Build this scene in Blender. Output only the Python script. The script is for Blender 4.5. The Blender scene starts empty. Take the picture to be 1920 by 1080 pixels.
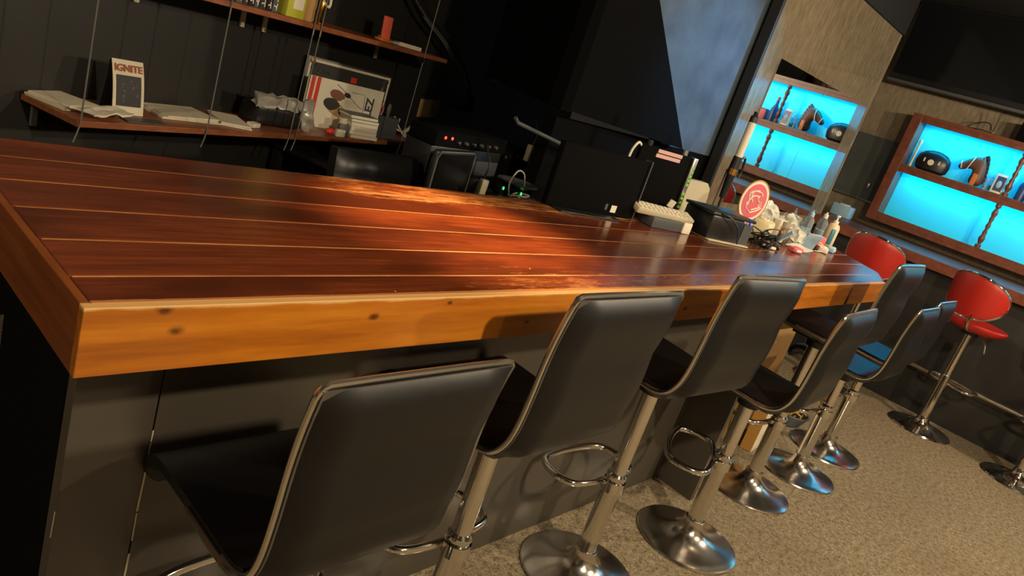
import bpy, bmesh, math, random
from mathutils import Vector, Matrix, Euler
random.seed(7)
SC = bpy.context.scene
COL = SC.collection
PI = math.pi

# ------------------------------------------------------------------ camera
cam_d = bpy.data.cameras.new('camera'); cam = bpy.data.objects.new('camera', cam_d); COL.objects.link(cam)
cam_d.sensor_width = 36; cam_d.lens = 1389.5466 / 1920 * 36; cam_d.clip_start = 0.02
Rv = Vector((0.6590, -0.6860, 0.3080)).normalized(); Fv = Vector((0.752, 0.594, -0.287)).normalized()
def _cam():
    yaw, pit, rol = math.radians(38.3173 / 57.3 * 57.29578), math.radians(16.6892 / 57.3 * 57.29578), math.radians(18.7501 / 57.3 * 57.29578)
    f = Vector((math.cos(yaw) * math.cos(pit), math.sin(yaw) * math.cos(pit), -math.sin(pit)))
    r = f.cross(Vector((0, 0, 1))).normalized(); u = r.cross(f)
    c, s = math.cos(rol), math.sin(rol)
    r2 = c * r + s * u; u2 = -s * r + c * u
    m = Matrix((r2, u2, -f)).transposed().to_4x4()
    m.translation = (-0.3356, -0.8679, 1.478)
    return m
cam.matrix_world = _cam()
SC.camera = cam

# ------------------------------------------------------------------ view, world
SC.view_settings.view_transform = 'Standard'; SC.view_settings.look = 'None'
SC.view_settings.gamma = 1; SC.view_settings.use_curve_mapping = False
SC.view_settings.exposure = 0.10
w = bpy.data.worlds.new('world'); SC.world = w; w.use_nodes = True
w.node_tree.nodes['Background'].inputs[0].default_value = (0.9, 0.75, 0.55, 1)
w.node_tree.nodes['Background'].inputs[1].default_value = 0.02

# ------------------------------------------------------------------ lights
def spot(name, loc, target, energy, color, angle, blend=0.6, size=0.05):
    d = bpy.data.lights.new(name, 'SPOT'); d.energy = energy; d.color = color
    d.spot_size = math.radians(angle); d.spot_blend = blend; d.shadow_soft_size = size
    o = bpy.data.objects.new(name, d); COL.objects.link(o); o.location = loc
    o.rotation_euler = (Vector(target) - Vector(loc)).to_track_quat('-Z', 'Y').to_euler(); return o
def area(name, loc, rot, sx, sy, energy, color):
    d = bpy.data.lights.new(name, 'AREA'); d.shape = 'RECTANGLE'; d.size = sx; d.size_y = sy
    d.energy = energy; d.color = color
    o = bpy.data.objects.new(name, d); COL.objects.link(o); o.location = loc; o.rotation_euler = rot; return o
WARM = (1.0, 0.81, 0.56)
KEY = (0.95, -1.75, 2.40)
POOL = (1.10, 0.62, 2.42)
AIS = [(3.0, -2.0, 2.42), (4.6, -1.3, 2.42), (0.2, -3.0, 2.42)]
def point(name, loc, energy, color, size=0.04):
    d = bpy.data.lights.new(name, 'POINT'); d.energy = energy; d.color = color; d.shadow_soft_size = size
    o = bpy.data.objects.new(name, d); COL.objects.link(o); o.location = loc; return o
point('key_light', (KEY[0], KEY[1], KEY[2] - 0.05), 180, WARM)
spot('counter_light', POOL, (0.98, 0.36, 1.05), 330, (1.0, 0.62, 0.30), 36, 0.95, 0.05)
LEFT_FILL = (-2.0, 0.55, 2.45)
point('left_light', (LEFT_FILL[0], LEFT_FILL[1], LEFT_FILL[2] - 0.05), 70, WARM, 0.05)  # added fill lamp that brightens the counter's left end
for i, p in enumerate(AIS): point('aisle_light', (p[0], p[1], p[2] - 0.05), (160, 105, 30)[i], WARM, 0.05)
BLUE_FILL = (4.7, -0.9, 2.55)
spot('blue_accent_light', BLUE_FILL, (3.35, 1.28, 1.72), 480, (0.12, 0.48, 1.0), 27, 0.9, 0.05)  # added blue lamp, stands in for shelf glow on the plaster
END_FILL = (3.55, -0.15, 2.55)
spot('end_light', END_FILL, (3.4, 0.5, 1.05), 60, WARM, 50, 0.9, 0.05)  # added fill lamp to brighten the clutter at the far end
CY = (0.0, 0.58, 1.0)

# ------------------------------------------------------------------ materials
MATS = {}
def newmat(name):
    m = bpy.data.materials.new(name); m.use_nodes = True; MATS[name] = m
    return m, m.node_tree, m.node_tree.nodes['Principled BSDF']
def mat(name, col, rough=0.5, metal=0.0, noise=0.0, scale=30, bump=0.0, emit=None, es=0, alpha=1, trans=0, coat=0, spec=0.5, stretch=(1, 1, 1)):
    m, t, b = newmat(name)
    b.inputs['Base Color'].default_value = (*col, 1); b.inputs['Roughness'].default_value = rough
    b.inputs['Metallic'].default_value = metal; b.inputs['Specular IOR Level'].default_value = spec
    b.inputs['Transmission Weight'].default_value = trans; b.inputs['Coat Weight'].default_value = coat
    b.inputs['Alpha'].default_value = alpha
    if emit: b.inputs['Emission Color'].default_value = (*emit, 1); b.inputs['Emission Strength'].default_value = es
    tc = t.nodes.new('ShaderNodeTexCoord'); mp = t.nodes.new('ShaderNodeMapping'); t.links.new(tc.outputs['Object'], mp.inputs[0])
    mp.inputs['Scale'].default_value = stretch
    n = t.nodes.new('ShaderNodeTexNoise'); n.inputs['Scale'].default_value = scale; n.inputs['Detail'].default_value = 5
    t.links.new(mp.outputs[0], n.inputs['Vector'])
    if noise > 0:
        mx = t.nodes.new('ShaderNodeMix'); mx.data_type = 'RGBA'
        mx.inputs[6].default_value = (*[c * (1 - noise) for c in col], 1); mx.inputs[7].default_value = (*[min(1, c * (1 + noise)) for c in col], 1)
        t.links.new(n.outputs['Fac'], mx.inputs[0]); t.links.new(mx.outputs[2], b.inputs['Base Color'])
    if bump > 0:
        bp = t.nodes.new('ShaderNodeBump'); bp.inputs['Strength'].default_value = bump; bp.inputs['Distance'].default_value = 0.01
        t.links.new(n.outputs['Fac'], bp.inputs['Height']); t.links.new(bp.outputs[0], b.inputs['Normal'])
    return m

def ramp(t, src, stops):
    r = t.nodes.new('ShaderNodeValToRGB'); el = r.color_ramp.elements
    while len(el) < len(stops): el.new(0.5)
    for e, (p, c) in zip(el, stops): e.position = p; e.color = (*c, 1) if len(c) == 3 else c
    t.links.new(src, r.inputs[0]); return r.outputs[0]
def mix(t, fac, a, b):
    m = t.nodes.new('ShaderNodeMix'); m.data_type = 'RGBA'
    for s, i in ((fac, 0), (a, 6), (b, 7)):
        if isinstance(s, tuple): m.inputs[i].default_value = (*s, 1)
        elif isinstance(s, (int, float)): m.inputs[i].default_value = s
        else: t.links.new(s, m.inputs[i])
    return m.outputs[2]
def mth(t, op, a, b=None, c=None):
    m = t.nodes.new('ShaderNodeMath'); m.operation = op
    for i, s in enumerate((a, b, c)):
        if s is None: continue
        if isinstance(s, (int, float)): m.inputs[i].default_value = s
        else: t.links.new(s, m.inputs[i])
    return m.outputs[0]
def noise(t, vec, scale, stretch=(1, 1, 1), detail=5, rough=0.55):
    mp = t.nodes.new('ShaderNodeMapping'); mp.inputs['Scale'].default_value = stretch; t.links.new(vec, mp.inputs[0])
    n = t.nodes.new('ShaderNodeTexNoise'); n.inputs['Scale'].default_value = scale; n.inputs['Detail'].default_value = detail
    n.inputs['Roughness'].default_value = rough; t.links.new(mp.outputs[0], n.inputs['Vector']); return n.outputs['Fac']
def sstep(t, v, lo, hi):
    m = t.nodes.new('ShaderNodeMapRange'); m.interpolation_type = 'SMOOTHSTEP'
    m.inputs[1].default_value = lo; m.inputs[2].default_value = hi; t.links.new(v, m.inputs[0]); return m.outputs[0]

def wood_top():
    m, t, b = newmat('varnished_top')
    g = t.nodes.new('ShaderNodeNewGeometry'); P = g.outputs['Position']
    oi = t.nodes.new('ShaderNodeObjectInfo')
    add = t.nodes.new('ShaderNodeVectorMath'); add.operation = 'ADD'
    sc = t.nodes.new('ShaderNodeVectorMath'); sc.operation = 'SCALE'; sc.inputs[0].default_value = (7, 3, 1); t.links.new(oi.outputs['Random'], sc.inputs['Scale'])
    t.links.new(P, add.inputs[0]); t.links.new(sc.outputs[0], add.inputs[1]); V = add.outputs[0]
    grain = noise(t, V, 9, (0.5, 9, 1), 7, 0.65)
    blot = noise(t, V, 3.2, (0.7, 1.6, 1), 3)
    c1 = ramp(t, grain, [(0.3, (0.10, 0.020, 0.007)), (0.55, (0.175, 0.037, 0.011)), (0.75, (0.25, 0.060, 0.017))])
    col = mix(t, sstep(t, blot, 0.42, 0.66), c1, (0.075, 0.016, 0.006))
    sep = t.nodes.new('ShaderNodeSeparateXYZ'); t.links.new(P, sep.inputs[0])
    x, y = sep.outputs[0], sep.outputs[1]
    # wear: along the rear strip and along the front edge, where arms rest, in the middle stretch of the counter
    midx = mth(t, 'MULTIPLY', sstep(t, x, 0.35, 0.85), mth(t, 'SUBTRACT', 1.0, sstep(t, x, 1.9, 2.4)))
    rear = mth(t, 'MULTIPLY', sstep(t, y, 0.50, 0.60), midx)
    front = mth(t, 'MULTIPLY', mth(t, 'SUBTRACT', 1.0, sstep(t, y, 0.0, 0.23)), midx)
    wn = noise(t, P, 34, (0.30, 1.5, 1), 10, 0.80)
    wn2 = noise(t, P, 5, (0.5, 1.5, 1), 4, 0.6)
    edge = mth(t, 'MULTIPLY', mth(t, 'SUBTRACT', 1.0, sstep(t, y, 0.0, 0.013)), 0.55)
    s = mth(t, 'ADD', mth(t, 'MULTIPLY', rear, 0.20), mth(t, 'MULTIPLY', front, 0.13))
    s = mth(t, 'ADD', s, edge)
    v = mth(t, 'ADD', mth(t, 'ADD', mth(t, 'MULTIPLY', wn, 0.6), mth(t, 'MULTIPLY', wn2, 0.4)), s)
    wear = sstep(t, v, 0.62, 0.80)
    col = mix(t, mth(t, 'MULTIPLY', wear, 0.85), col, (0.46, 0.19, 0.05))
    # pinpoint chips
    vo = t.nodes.new('ShaderNodeTexVoronoi'); vo.inputs['Scale'].default_value = 16; t.links.new(P, vo.inputs['Vector'])
    chip = mth(t, 'LESS_THAN', vo.outputs['Distance'], 0.035)
    chip = mth(t, 'MULTIPLY', chip, mth(t, 'GREATER_THAN', wn2, 0.55))
    col = mix(t, chip, col, (0.75, 0.5, 0.28))
    t.links.new(col, b.inputs['Base Color'])
    r = mth(t, 'ADD', mth(t, 'MULTIPLY', wear, 0.35), mth(t, 'ADD', 0.10, mth(t, 'MULTIPLY', blot, 0.14)))
    t.links.new(r, b.inputs['Roughness'])
    bp = t.nodes.new('ShaderNodeBump'); bp.inputs['Strength'].default_value = 0.12; bp.inputs['Distance'].default_value = 0.004
    t.links.new(grain, bp.inputs['Height']); t.links.new(bp.outputs[0], b.inputs['Normal'])
    return m
KNOTS = [(0.103, 1.012, 0.006), (0.084, 1.043, 0.006), (0.427, 1.017, 0.006), (0.591, 1.037, 0.004), (0.83, 0.985, 0.005), (1.5, 0.99, 0.006), (2.3, 1.0, 0.006)]
def wood_simple(name, lo, mid, hi, scale=(0.6, 8, 8), rough=0.3, knots=False, worn_top=False):
    m, t, b = newmat(name)
    tc = t.nodes.new('ShaderNodeTexCoord'); P = tc.outputs['Object']
    grain = noise(t, P, 5, scale, 7, 0.62)
    col = ramp(t, grain, [(0.28, lo), (0.52, mid), (0.75, hi)])
    if knots:
        g0 = t.nodes.new('ShaderNodeNewGeometry'); wob = noise(t, P, 40, (1, 1, 1), 3)
        for kx, kz, kr in KNOTS:
            sb = t.nodes.new('ShaderNodeVectorMath'); sb.operation = 'SUBTRACT'; t.links.new(g0.outputs['Position'], sb.inputs[0]); sb.inputs[1].default_value = (kx, -0.012, kz)
            mu = t.nodes.new('ShaderNodeVectorMath'); mu.operation = 'MULTIPLY'; t.links.new(sb.outputs[0], mu.inputs[0]); mu.inputs[1].default_value = (0.6, 0.2, 1)
            ln = t.nodes.new('ShaderNodeVectorMath'); ln.operation = 'LENGTH'; t.links.new(mu.outputs[0], ln.inputs[0])
            dd = mth(t, 'ADD', ln.outputs['Value'], mth(t, 'MULTIPLY', mth(t, 'SUBTRACT', wob, 0.5), 0.008))
            k = mth(t, 'SUBTRACT', 1.0, sstep(t, dd, kr * 0.3, kr * 1.6))
            col = mix(t, mth(t, 'MULTIPLY', k, 0.85), col, (0.045, 0.010, 0.003))
    if worn_top:
        sep = t.nodes.new('ShaderNodeSeparateXYZ'); g = t.nodes.new('ShaderNodeNewGeometry'); t.links.new(g.outputs['Position'], sep.inputs[0])
        nn = noise(t, P, 14, (1, 1, 1), 5)
        e = mth(t, 'ADD', sep.outputs[2], mth(t, 'MULTIPLY', nn, 0.010))
        col = mix(t, sstep(t, e, 1.048, 1.053), col, (0.62, 0.36, 0.13))
    t.links.new(col, b.inputs['Base Color']); b.inputs['Roughness'].default_value = rough
    bp = t.nodes.new('ShaderNodeBump'); bp.inputs['Strength'].default_value = 0.1; bp.inputs['Distance'].default_value = 0.003
    t.links.new(grain, bp.inputs['Height']); t.links.new(bp.outputs[0], b.inputs['Normal'])
    return m
M_top = wood_top()
M_fascia = wood_simple('honey_fascia', (0.24, 0.065, 0.006), (0.40, 0.125, 0.009), (0.54, 0.20, 0.016), (0.5, 7, 7), 0.33, True, True)
M_end = wood_simple('dark_red_fascia', (0.11, 0.028, 0.006), (0.19, 0.050, 0.010), (0.26, 0.08, 0.016), (7, 0.6, 7), 0.4)
M_filler = wood_simple('worn_joint', (0.22, 0.07, 0.02), (0.55, 0.27, 0.09), (0.80, 0.52, 0.22), (0.8, 1, 1), 0.5)
M_shelf = wood_simple('shelf_board', (0.15, 0.045, 0.018), (0.26, 0.085, 0.032), (0.34, 0.12, 0.05), (0.8, 8, 8), 0.4)
M_frame = wood_simple('frame_wood', (0.10, 0.028, 0.014), (0.16, 0.045, 0.022), (0.21, 0.065, 0.03), (4, 4, 4), 0.35)
M_black = mat('black_paint', (0.014, 0.013, 0.011), 0.55, noise=0.25, scale=6, bump=0.03)
M_ceil = mat('ceiling_black', (0.010, 0.010, 0.011), 0.7, noise=0.2, scale=5)
M_vinyl_lit = mat('black_vinyl', (0.072, 0.066, 0.057), 0.42, noise=0.12, scale=5, bump=0.10)  # lit copy of the black vinyl: lamp light on the backs mixed into the colour
M_vinyl_shaded = mat('black_vinyl_seat', (0.006, 0.006, 0.0063), 0.40, spec=0.38, noise=0.1, scale=6, bump=0.15)  # shaded copy of the same vinyl, darkened for surfaces facing away from the light
M_red = mat('red_vinyl', (0.42, 0.018, 0.010), 0.35, noise=0.1, scale=8)
M_chrome = mat('chrome', (0.78, 0.75, 0.70), 0.09, 1.0, noise=0.04, scale=4)
M_base = mat('worn_chrome', (0.70, 0.66, 0.60), 0.20, 1.0, noise=0.08, scale=6)
M_piping = mat('chrome_piping', (0.72, 0.68, 0.62), 0.24, 1.0)
M_steel = mat('brushed_steel', (0.45, 0.41, 0.35), 0.32, 1.0, noise=0.1, scale=20)
M_dark = mat('matt_black', (0.0035, 0.0035, 0.0036), 0.9, spec=0.06)
M_silver = mat('silver_edge', (0.5, 0.5, 0.5), 0.3, 1.0)
M_plastic = mat('black_plastic', (0.012, 0.012, 0.013), 0.35, noise=0.1)
M_screen = mat('black_screen', (0.006, 0.007, 0.008), 0.12)
M_graypl = mat('dark_grey_plastic', (0.07, 0.075, 0.08), 0.45)
M_beigepl = mat('beige_plastic', (0.55, 0.48, 0.33), 0.45, noise=0.1)
M_white = mat('off_white', (0.72, 0.66, 0.52), 0.5, noise=0.12, scale=14)
M_paper = mat('paper', (0.62, 0.56, 0.42), 0.7, noise=0.2, scale=9)
M_bag = mat('clear_bag', (0.66, 0.64, 0.56), 0.18, noise=0.15, scale=10, alpha=0.75)
M_cable = mat('grey_cable', (0.12, 0.115, 0.10), 0.5)
M_bcable = mat('black_cable', (0.012, 0.012, 0.012), 0.45)
M_card = mat('cardboard', (0.42, 0.24, 0.08), 0.75, noise=0.15, scale=10)
M_cyan = mat('pale_blue_backboard', (0.03, 0.66, 0.82), 0.6)
M_glass = mat('clear_glass', (0.85, 0.93, 0.95), 0.05, trans=0.9)
M_redp = mat('red_plastic', (0.62, 0.05, 0.03), 0.35)
M_pink = mat('pink_plastic', (0.62, 0.12, 0.16), 0.5)
M_yellow = mat('yellow_green', (0.45, 0.45, 0.04), 0.5)
M_gold = mat('gold_metal', (0.75, 0.42, 0.10), 0.25, 1.0)
M_teal = mat('teal_plastic', (0.04, 0.20, 0.28), 0.35)
M_navy = mat('navy', (0.015, 0.04, 0.13), 0.4)
M_blue = mat('light_blue_fabric', (0.30, 0.48, 0.62), 0.7, noise=0.1, bump=0.2)
M_orange = mat('orange_plastic', (0.6, 0.17, 0.03), 0.4)
M_brown = mat('horse_brown', (0.13, 0.045, 0.022), 0.5, noise=0.3, scale=12)
M_slate = mat('slate_board', (0.06, 0.068, 0.066), 0.5, noise=0.45, scale=5)
M_foil = mat('silver_foil', (0.66, 0.63, 0.56), 0.38, 0.55, bump=0.6, scale=30)
M_ink = mat('dark_ink', (0.02, 0.018, 0.018), 0.6)
M_rust = mat('rust_ink', (0.32, 0.07, 0.03), 0.6)
M_skin = mat('cover_brown', (0.18, 0.07, 0.035), 0.6)
M_note = mat('kraft_note', (0.46, 0.31, 0.11), 0.7)
M_bulb = mat('bulb', (1, 0.9, 0.7), 0.5, emit=(1.0, 0.72, 0.42), es=35)
M_ledr = mat('red_led', (1, 0.1, 0.05), 0.5, emit=(1.0, 0.03, 0.01), es=4)
M_ledg = mat('green_led', (0.1, 1, 0.2), 0.5, emit=(0.03, 1.0, 0.12), es=4)
M_ledb = mat('blue_led', (0.1, 0.1, 1), 0.5, emit=(0.02, 0.06, 1.0), es=4)
M_green = mat('green_print', (0.22, 0.55, 0.03), 0.5)
M_mirror = mat('mirror', (0.86, 0.90, 0.92), 0.015, 1.0)
M_plaster = mat('grey_plaster', (0.060, 0.082, 0.100), 0.8, noise=0.85, scale=5, bump=0.25)

def panel_mat():
    m, t, b = newmat('scuffed_black_panel')
    g = t.nodes.new('ShaderNodeNewGeometry'); P = g.outputs['Position']
    base = mix(t, noise(t, P, 4, (1, 1, 1), 4), (0.056, 0.047, 0.036), (0.085, 0.072, 0.055))
    sc = noise(t, P, 22, (3.5, 3.5, 0.35), 6, 0.7)
    big = noise(t, P, 3.0, (1, 1, 1), 2)
    v = mth(t, 'ADD', mth(t, 'MULTIPLY', sc, 0.7), mth(t, 'MULTIPLY', big, 0.3))
    col = mix(t, sstep(t, v, 0.715, 0.735), base, (0.42, 0.37, 0.28))
    t.links.new(col, b.inputs['Base Color']); b.inputs['Roughness'].default_value = 0.42
    return m
M_panel = panel_mat()
def worn_edge_mat():
    m, t, b = newmat('chipped_edge')
    g = t.nodes.new('ShaderNodeNewGeometry'); P = g.outputs['Position']
    n = noise(t, P, 9, (0.1, 0.1, 1.0), 6, 0.7)
    col = mix(t, sstep(t, n, 0.50, 0.56), (0.04, 0.035, 0.03), (0.55, 0.47, 0.34))
    t.links.new(col, b.inputs['Base Color']); b.inputs['Roughness'].default_value = 0.5
    return m
M_chip = worn_edge_mat()
def carpet_mat():
    m, t, b = newmat('carpet')
    g = t.nodes.new('ShaderNodeNewGeometry'); P = g.outputs['Position']
    a = noise(t, P, 130, (1, 1, 1), 3, 0.7); c = noise(t, P, 1.6, (1, 1, 1), 4, 0.6); d = noise(t, P, 42, (1, 1, 1), 3, 0.6)
    f = mth(t, 'ADD', mth(t, 'MULTIPLY', a, 0.6), mth(t, 'MULTIPLY', d, 0.4))
    col = ramp(t, f, [(0.38, (0.10, 0.080, 0.052)), (0.5, (0.25, 0.20, 0.13)), (0.62, (0.41, 0.335, 0.215))])
    col = mix(t, mth(t, 'MULTIPLY', sstep(t, c, 0.4, 0.7), 0.35), col, (0.17, 0.125, 0.075))
    t.links.new(col, b.inputs['Base Color']); b.inputs['Roughness'].default_value = 0.95; b.inputs['Specular IOR Level'].default_value = 0.1
    bp = t.nodes.new('ShaderNodeBump'); bp.inputs['Strength'].default_value = 0.7; bp.inputs['Distance'].default_value = 0.008
    t.links.new(f, bp.inputs['Height']); t.links.new(bp.outputs[0], b.inputs['Normal'])
    return m
M_carpet = carpet_mat()
def beige_mat(name, rough, lo, hi):
    m, t, b = newmat(name)
    g = t.nodes.new('ShaderNodeNewGeometry'); P = g.outputs['Position']
    n = noise(t, P, 34, (1, 1, 0.3), 6, 0.7); c = noise(t, P, 2, (1, 1, 1), 3)
    f = mth(t, 'ADD', mth(t, 'MULTIPLY', n, 0.75), mth(t, 'MULTIPLY', c, 0.25))
    t.links.new(ramp(t, f, [(0.32, lo), (0.66, hi)]), b.inputs['Base Color'])
    b.inputs['Roughness'].default_value = rough
    return m
M_beige = beige_mat('beige_wall', 0.8, (0.13, 0.10, 0.062), (0.27, 0.215, 0.14))
M_gloss = beige_mat('glossy_beige_panel', 0.07, (0.13, 0.10, 0.062), (0.27, 0.215, 0.14))

# ------------------------------------------------------------------ mesh helpers
def B(): return bmesh.new()
def xf(loc=(0, 0, 0), rot=(0, 0, 0), sc=(1, 1, 1)):
    return Matrix.Translation(loc) @ Euler(rot).to_matrix().to_4x4() @ Matrix.Diagonal((*sc, 1))
def box(bm, c, s, rot=(0, 0, 0), bev=0.0, seg=2):
    r = bmesh.ops.create_cube(bm, size=1, matrix=xf(c, rot, s)); vs = r['verts']
    if bev > 0:
        es = list({e for v in vs for e in v.link_edges})
        bmesh.ops.bevel(bm, geom=es, offset=bev, segments=seg, affect='EDGES', profile=0.5)
    return bm
def bx(bm, x0, x1, y0, y1, z0, z1, bev=0.0):
    return box(bm, ((x0 + x1) / 2, (y0 + y1) / 2, (z0 + z1) / 2), (x1 - x0, y1 - y0, z1 - z0), (0, 0, 0), bev)
def lathe(bm, prof, seg=28, M=Matrix()):
    rings = []
    for r, z in prof:
        if r < 1e-6: rings.append([bm.verts.new(M @ Vector((0, 0, z)))])
        else: rings.append([bm.verts.new(M @ Vector((r * math.cos(2 * PI * k / seg), r * math.sin(2 * PI * k / seg), z))) for k in range(seg)])
    for a, b in zip(rings, rings[1:]):
        for k in range(seg):
            k2 = (k + 1) % seg
            if len(a) == 1 and len(b) == 1: continue
            if len(a) == 1: bm.faces.new((a[0], b[k2], b[k]))
            elif len(b) == 1: bm.faces.new((a[k], a[k2], b[0]))
            else: bm.faces.new((a[k], a[k2], b[k2], b[k]))
    for ring, fl in ((rings[0], True), (rings[-1], False)):
        if len(ring) > 1: bm.faces.new(ring[::-1] if fl else ring)
    return bm
def tube(bm, pts, r, seg=10, closed=False, smooth=0):
    P = [Vector(p) for p in pts]
    if smooth:
        Q = []
        n = len(P)
        for i in range(n if closed else n - 1):
            p0, p1, p2, p3 = (P[(i - 1) % n], P[i], P[(i + 1) % n], P[(i + 2) % n]) if closed else (P[max(i - 1, 0)], P[i], P[i + 1], P[min(i + 2, n - 1)])
            for k in range(smooth):
                t = k / smooth
                Q.append(0.5 * ((2 * p1) + (p2 - p0) * t + (2 * p0 - 5 * p1 + 4 * p2 - p3) * t * t + (3 * p1 - p0 - 3 * p2 + p3) * t ** 3))
        if not closed: Q.append(P[-1])
        P = Q
    n = len(P); rings = []; up = None
    for i in range(n):
        d = (P[(i + 1) % n] - P[i - 1]) if closed else (P[min(i + 1, n - 1)] - P[max(i - 1, 0)])
        d.normalize()
        if up is None: up = Vector((0, 0, 1)) if abs(d.z) < 0.9 else Vector((1, 0, 0))
        a = d.cross(up)
        if a.length < 1e-4: a = d.cross(Vector((0.3, 1, 0.2)))
        a.normalize(); up = a.cross(d).normalized()
        rr = r[min(i, len(r) - 1)] if isinstance(r, (list, tuple)) else r
        rings.append([bm.verts.new(P[i] + rr * (math.cos(2 * PI * k / seg) * a + math.sin(2 * PI * k / seg) * up)) for k in range(seg)])
    for i in range(n if closed else n - 1):
        a, b = rings[i], rings[(i + 1) % n]
        for k in range(seg): bm.faces.new((a[k], a[(k + 1) % seg], b[(k + 1) % seg], b[k]))
    if not closed: bm.faces.new(rings[0][::-1]); bm.faces.new(rings[-1])
    return bm
def prism(bm, poly, z0, z1, M=Matrix()):
    lo = [bm.verts.new(M @ Vector((x, y, z0))) for x, y in poly]; hi = [bm.verts.new(M @ Vector((x, y, z1))) for x, y in poly]
    n = len(poly)
    bm.faces.new(lo[::-1]); bm.faces.new(hi)
    for i in range(n): bm.faces.new((lo[i], lo[(i + 1) % n], hi[(i + 1) % n], hi[i]))
    return bm
def sphere(bm, c, s, seg=20, rot=(0, 0, 0)):
    bmesh.ops.create_uvsphere(bm, u_segments=seg, v_segments=max(6, seg * 2 // 3), radius=1, matrix=xf(c, rot, s)); return bm
def crumple(bm, amp, seed=0, scale=12):
    from mathutils import noise as mn
    for v in bm.verts:
        p = v.co * scale + Vector((seed * 3.1, seed, seed * 1.7))
        v.co += mn.noise_vector(p) * amp
    return bm
def tag(o, label=None, cat=None, group=None, kind=None):
    if label: o['label'] = label
    if cat: o['category'] = cat
    if group: o['group'] = group
    if kind: o['kind'] = kind
    return o
def smooth_mesh(me, ang=40):
    me.polygons.foreach_set('use_smooth', [True] * len(me.polygons))
    try: me.set_sharp_from_angle(angle=math.radians(ang))
    except Exception: pass
def obj(name, bm, m, parent=None, local=False, flat=False, loc=None, rot=None):
    """links bm as one mesh; world-coordinate meshes get their origin at their base centre"""
    bmesh.ops.recalc_face_normals(bm, faces=bm.faces[:])
    me = bpy.data.meshes.new(name); 
    if not local:
        lo = [min(v.co[i] for v in bm.verts) for i in range(3)]; hi = [max(v.co[i] for v in bm.verts) for i in range(3)]
        org = Vector(((lo[0] + hi[0]) / 2, (lo[1] + hi[1]) / 2, lo[2]))
        for v in bm.verts: v.co -= org
    else: org = Vector((0, 0, 0))
    bm.to_mesh(me); bm.free()
    if not flat: smooth_mesh(me)
    me.materials.append(m)
    o = bpy.data.objects.new(name, me); COL.objects.link(o)
    if parent is not None:
        o.parent = parent
        o.location = org if local else org - parent.get('_w', Vector((0, 0, 0))) if False else (org if local else org - wloc(parent))
    else: o.location = org
    if loc is not None: o.location = loc
    if rot is not None: o.rotation_euler = rot
    return o
def wloc(p):
    v = Vector((0, 0, 0))
    while p is not None: v += Vector(p.location); p = p.parent
    return v
def thing(name, label, cat, loc=(0, 0, 0), rotz=0, group=None):
    o = bpy.data.objects.new(name, None); COL.objects.link(o); o.empty_display_size = 0.05
    o.location = loc; o.rotation_euler = (0, 0, rotz); tag(o, label, cat, group); return o
def copytree(o, parent=None):
    c = o.copy(); COL.objects.link(c)
    if parent is not None: c.parent = parent
    for ch in list(o.children): copytree(ch, c)
    return c
def struct(name, bm, m, parent=None, **k):
    o = obj(name, bm, m, parent, **k)
    if parent is None: o['kind'] = 'structure'
    return o
def text_mesh(name, s, size, m, parent, loc, rot, depth=0.0006, bold=0):
    cu = bpy.data.curves.new(name, 'FONT'); cu.body = s; cu.size = size; cu.extrude = depth; cu.align_x = 'CENTER'; cu.align_y = 'CENTER'; cu.offset = bold
    tmp = bpy.data.objects.new(name + '_c', cu); COL.objects.link(tmp)
    me = bpy.data.meshes.new_from_object(tmp.evaluated_get(bpy.context.evaluated_depsgraph_get()))
    bpy.data.objects.remove(tmp)
    me.materials.clear(); me.materials.append(m)
    o = bpy.data.objects.new(name, me); COL.objects.link(o); o.parent = parent; o.location = loc; o.rotation_euler = rot
    return o

# ------------------------------------------------------------------ the room
ZC = 2.90
bm = B(); bx(bm, -3.2, 6.8, -4.3, 4.6, -0.1, 0.0); struct('floor', bm, M_carpet, flat=True)
bm = B(); bx(bm, -3.2, 6.8, -4.3, 4.6, ZC, ZC + 0.1); struct('ceiling', bm, M_ceil, flat=True)
bm = B(); bx(bm, -3.3, 6.8, -4.4, -4.3, 0, ZC); struct('wall_front', bm, M_beige, flat=True)
bm = B(); bx(bm, -3.3, -3.2, -4.3, 4.6, 0, ZC); struct('wall_left', bm, M_black, flat=True)
bm = B(); bx(bm, 6.62, 6.8, -4.3, 1.50, 0, ZC); struct('wall_right', bm, M_beige, flat=True)
# shelf wall: runs at 17.6 degrees behind the counter
AZ = math.radians(17.6); EU = Vector((math.cos(AZ), math.sin(AZ), 0)); NW = Vector((-math.sin(AZ), math.cos(AZ), 0)); OS = Vector((1, 1.9, 0))
def SW(u, w_, z): return OS + EU * u + NW * w_ + Vector((0, 0, z))
MS = Matrix(((EU.x, NW.x, 0, 1), (EU.y, NW.y, 0, 1.9), (0, 0, 1, 0), (0, 0, 0, 1)))
def sbox(bm, u0, u1, w0, w1, z0, z1, bev=0.0):
    box(bm, SW((u0 + u1) / 2, (w0 + w1) / 2, (z0 + z1) / 2), (u1 - u0, w1 - w0, z1 - z0), (0, 0, AZ), bev); return bm
bm = B(); sbox(bm, -4.5, 4.6, 0.30, 0.42, 0, ZC); struct('wall_back', bm, M_black, flat=True)
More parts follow.
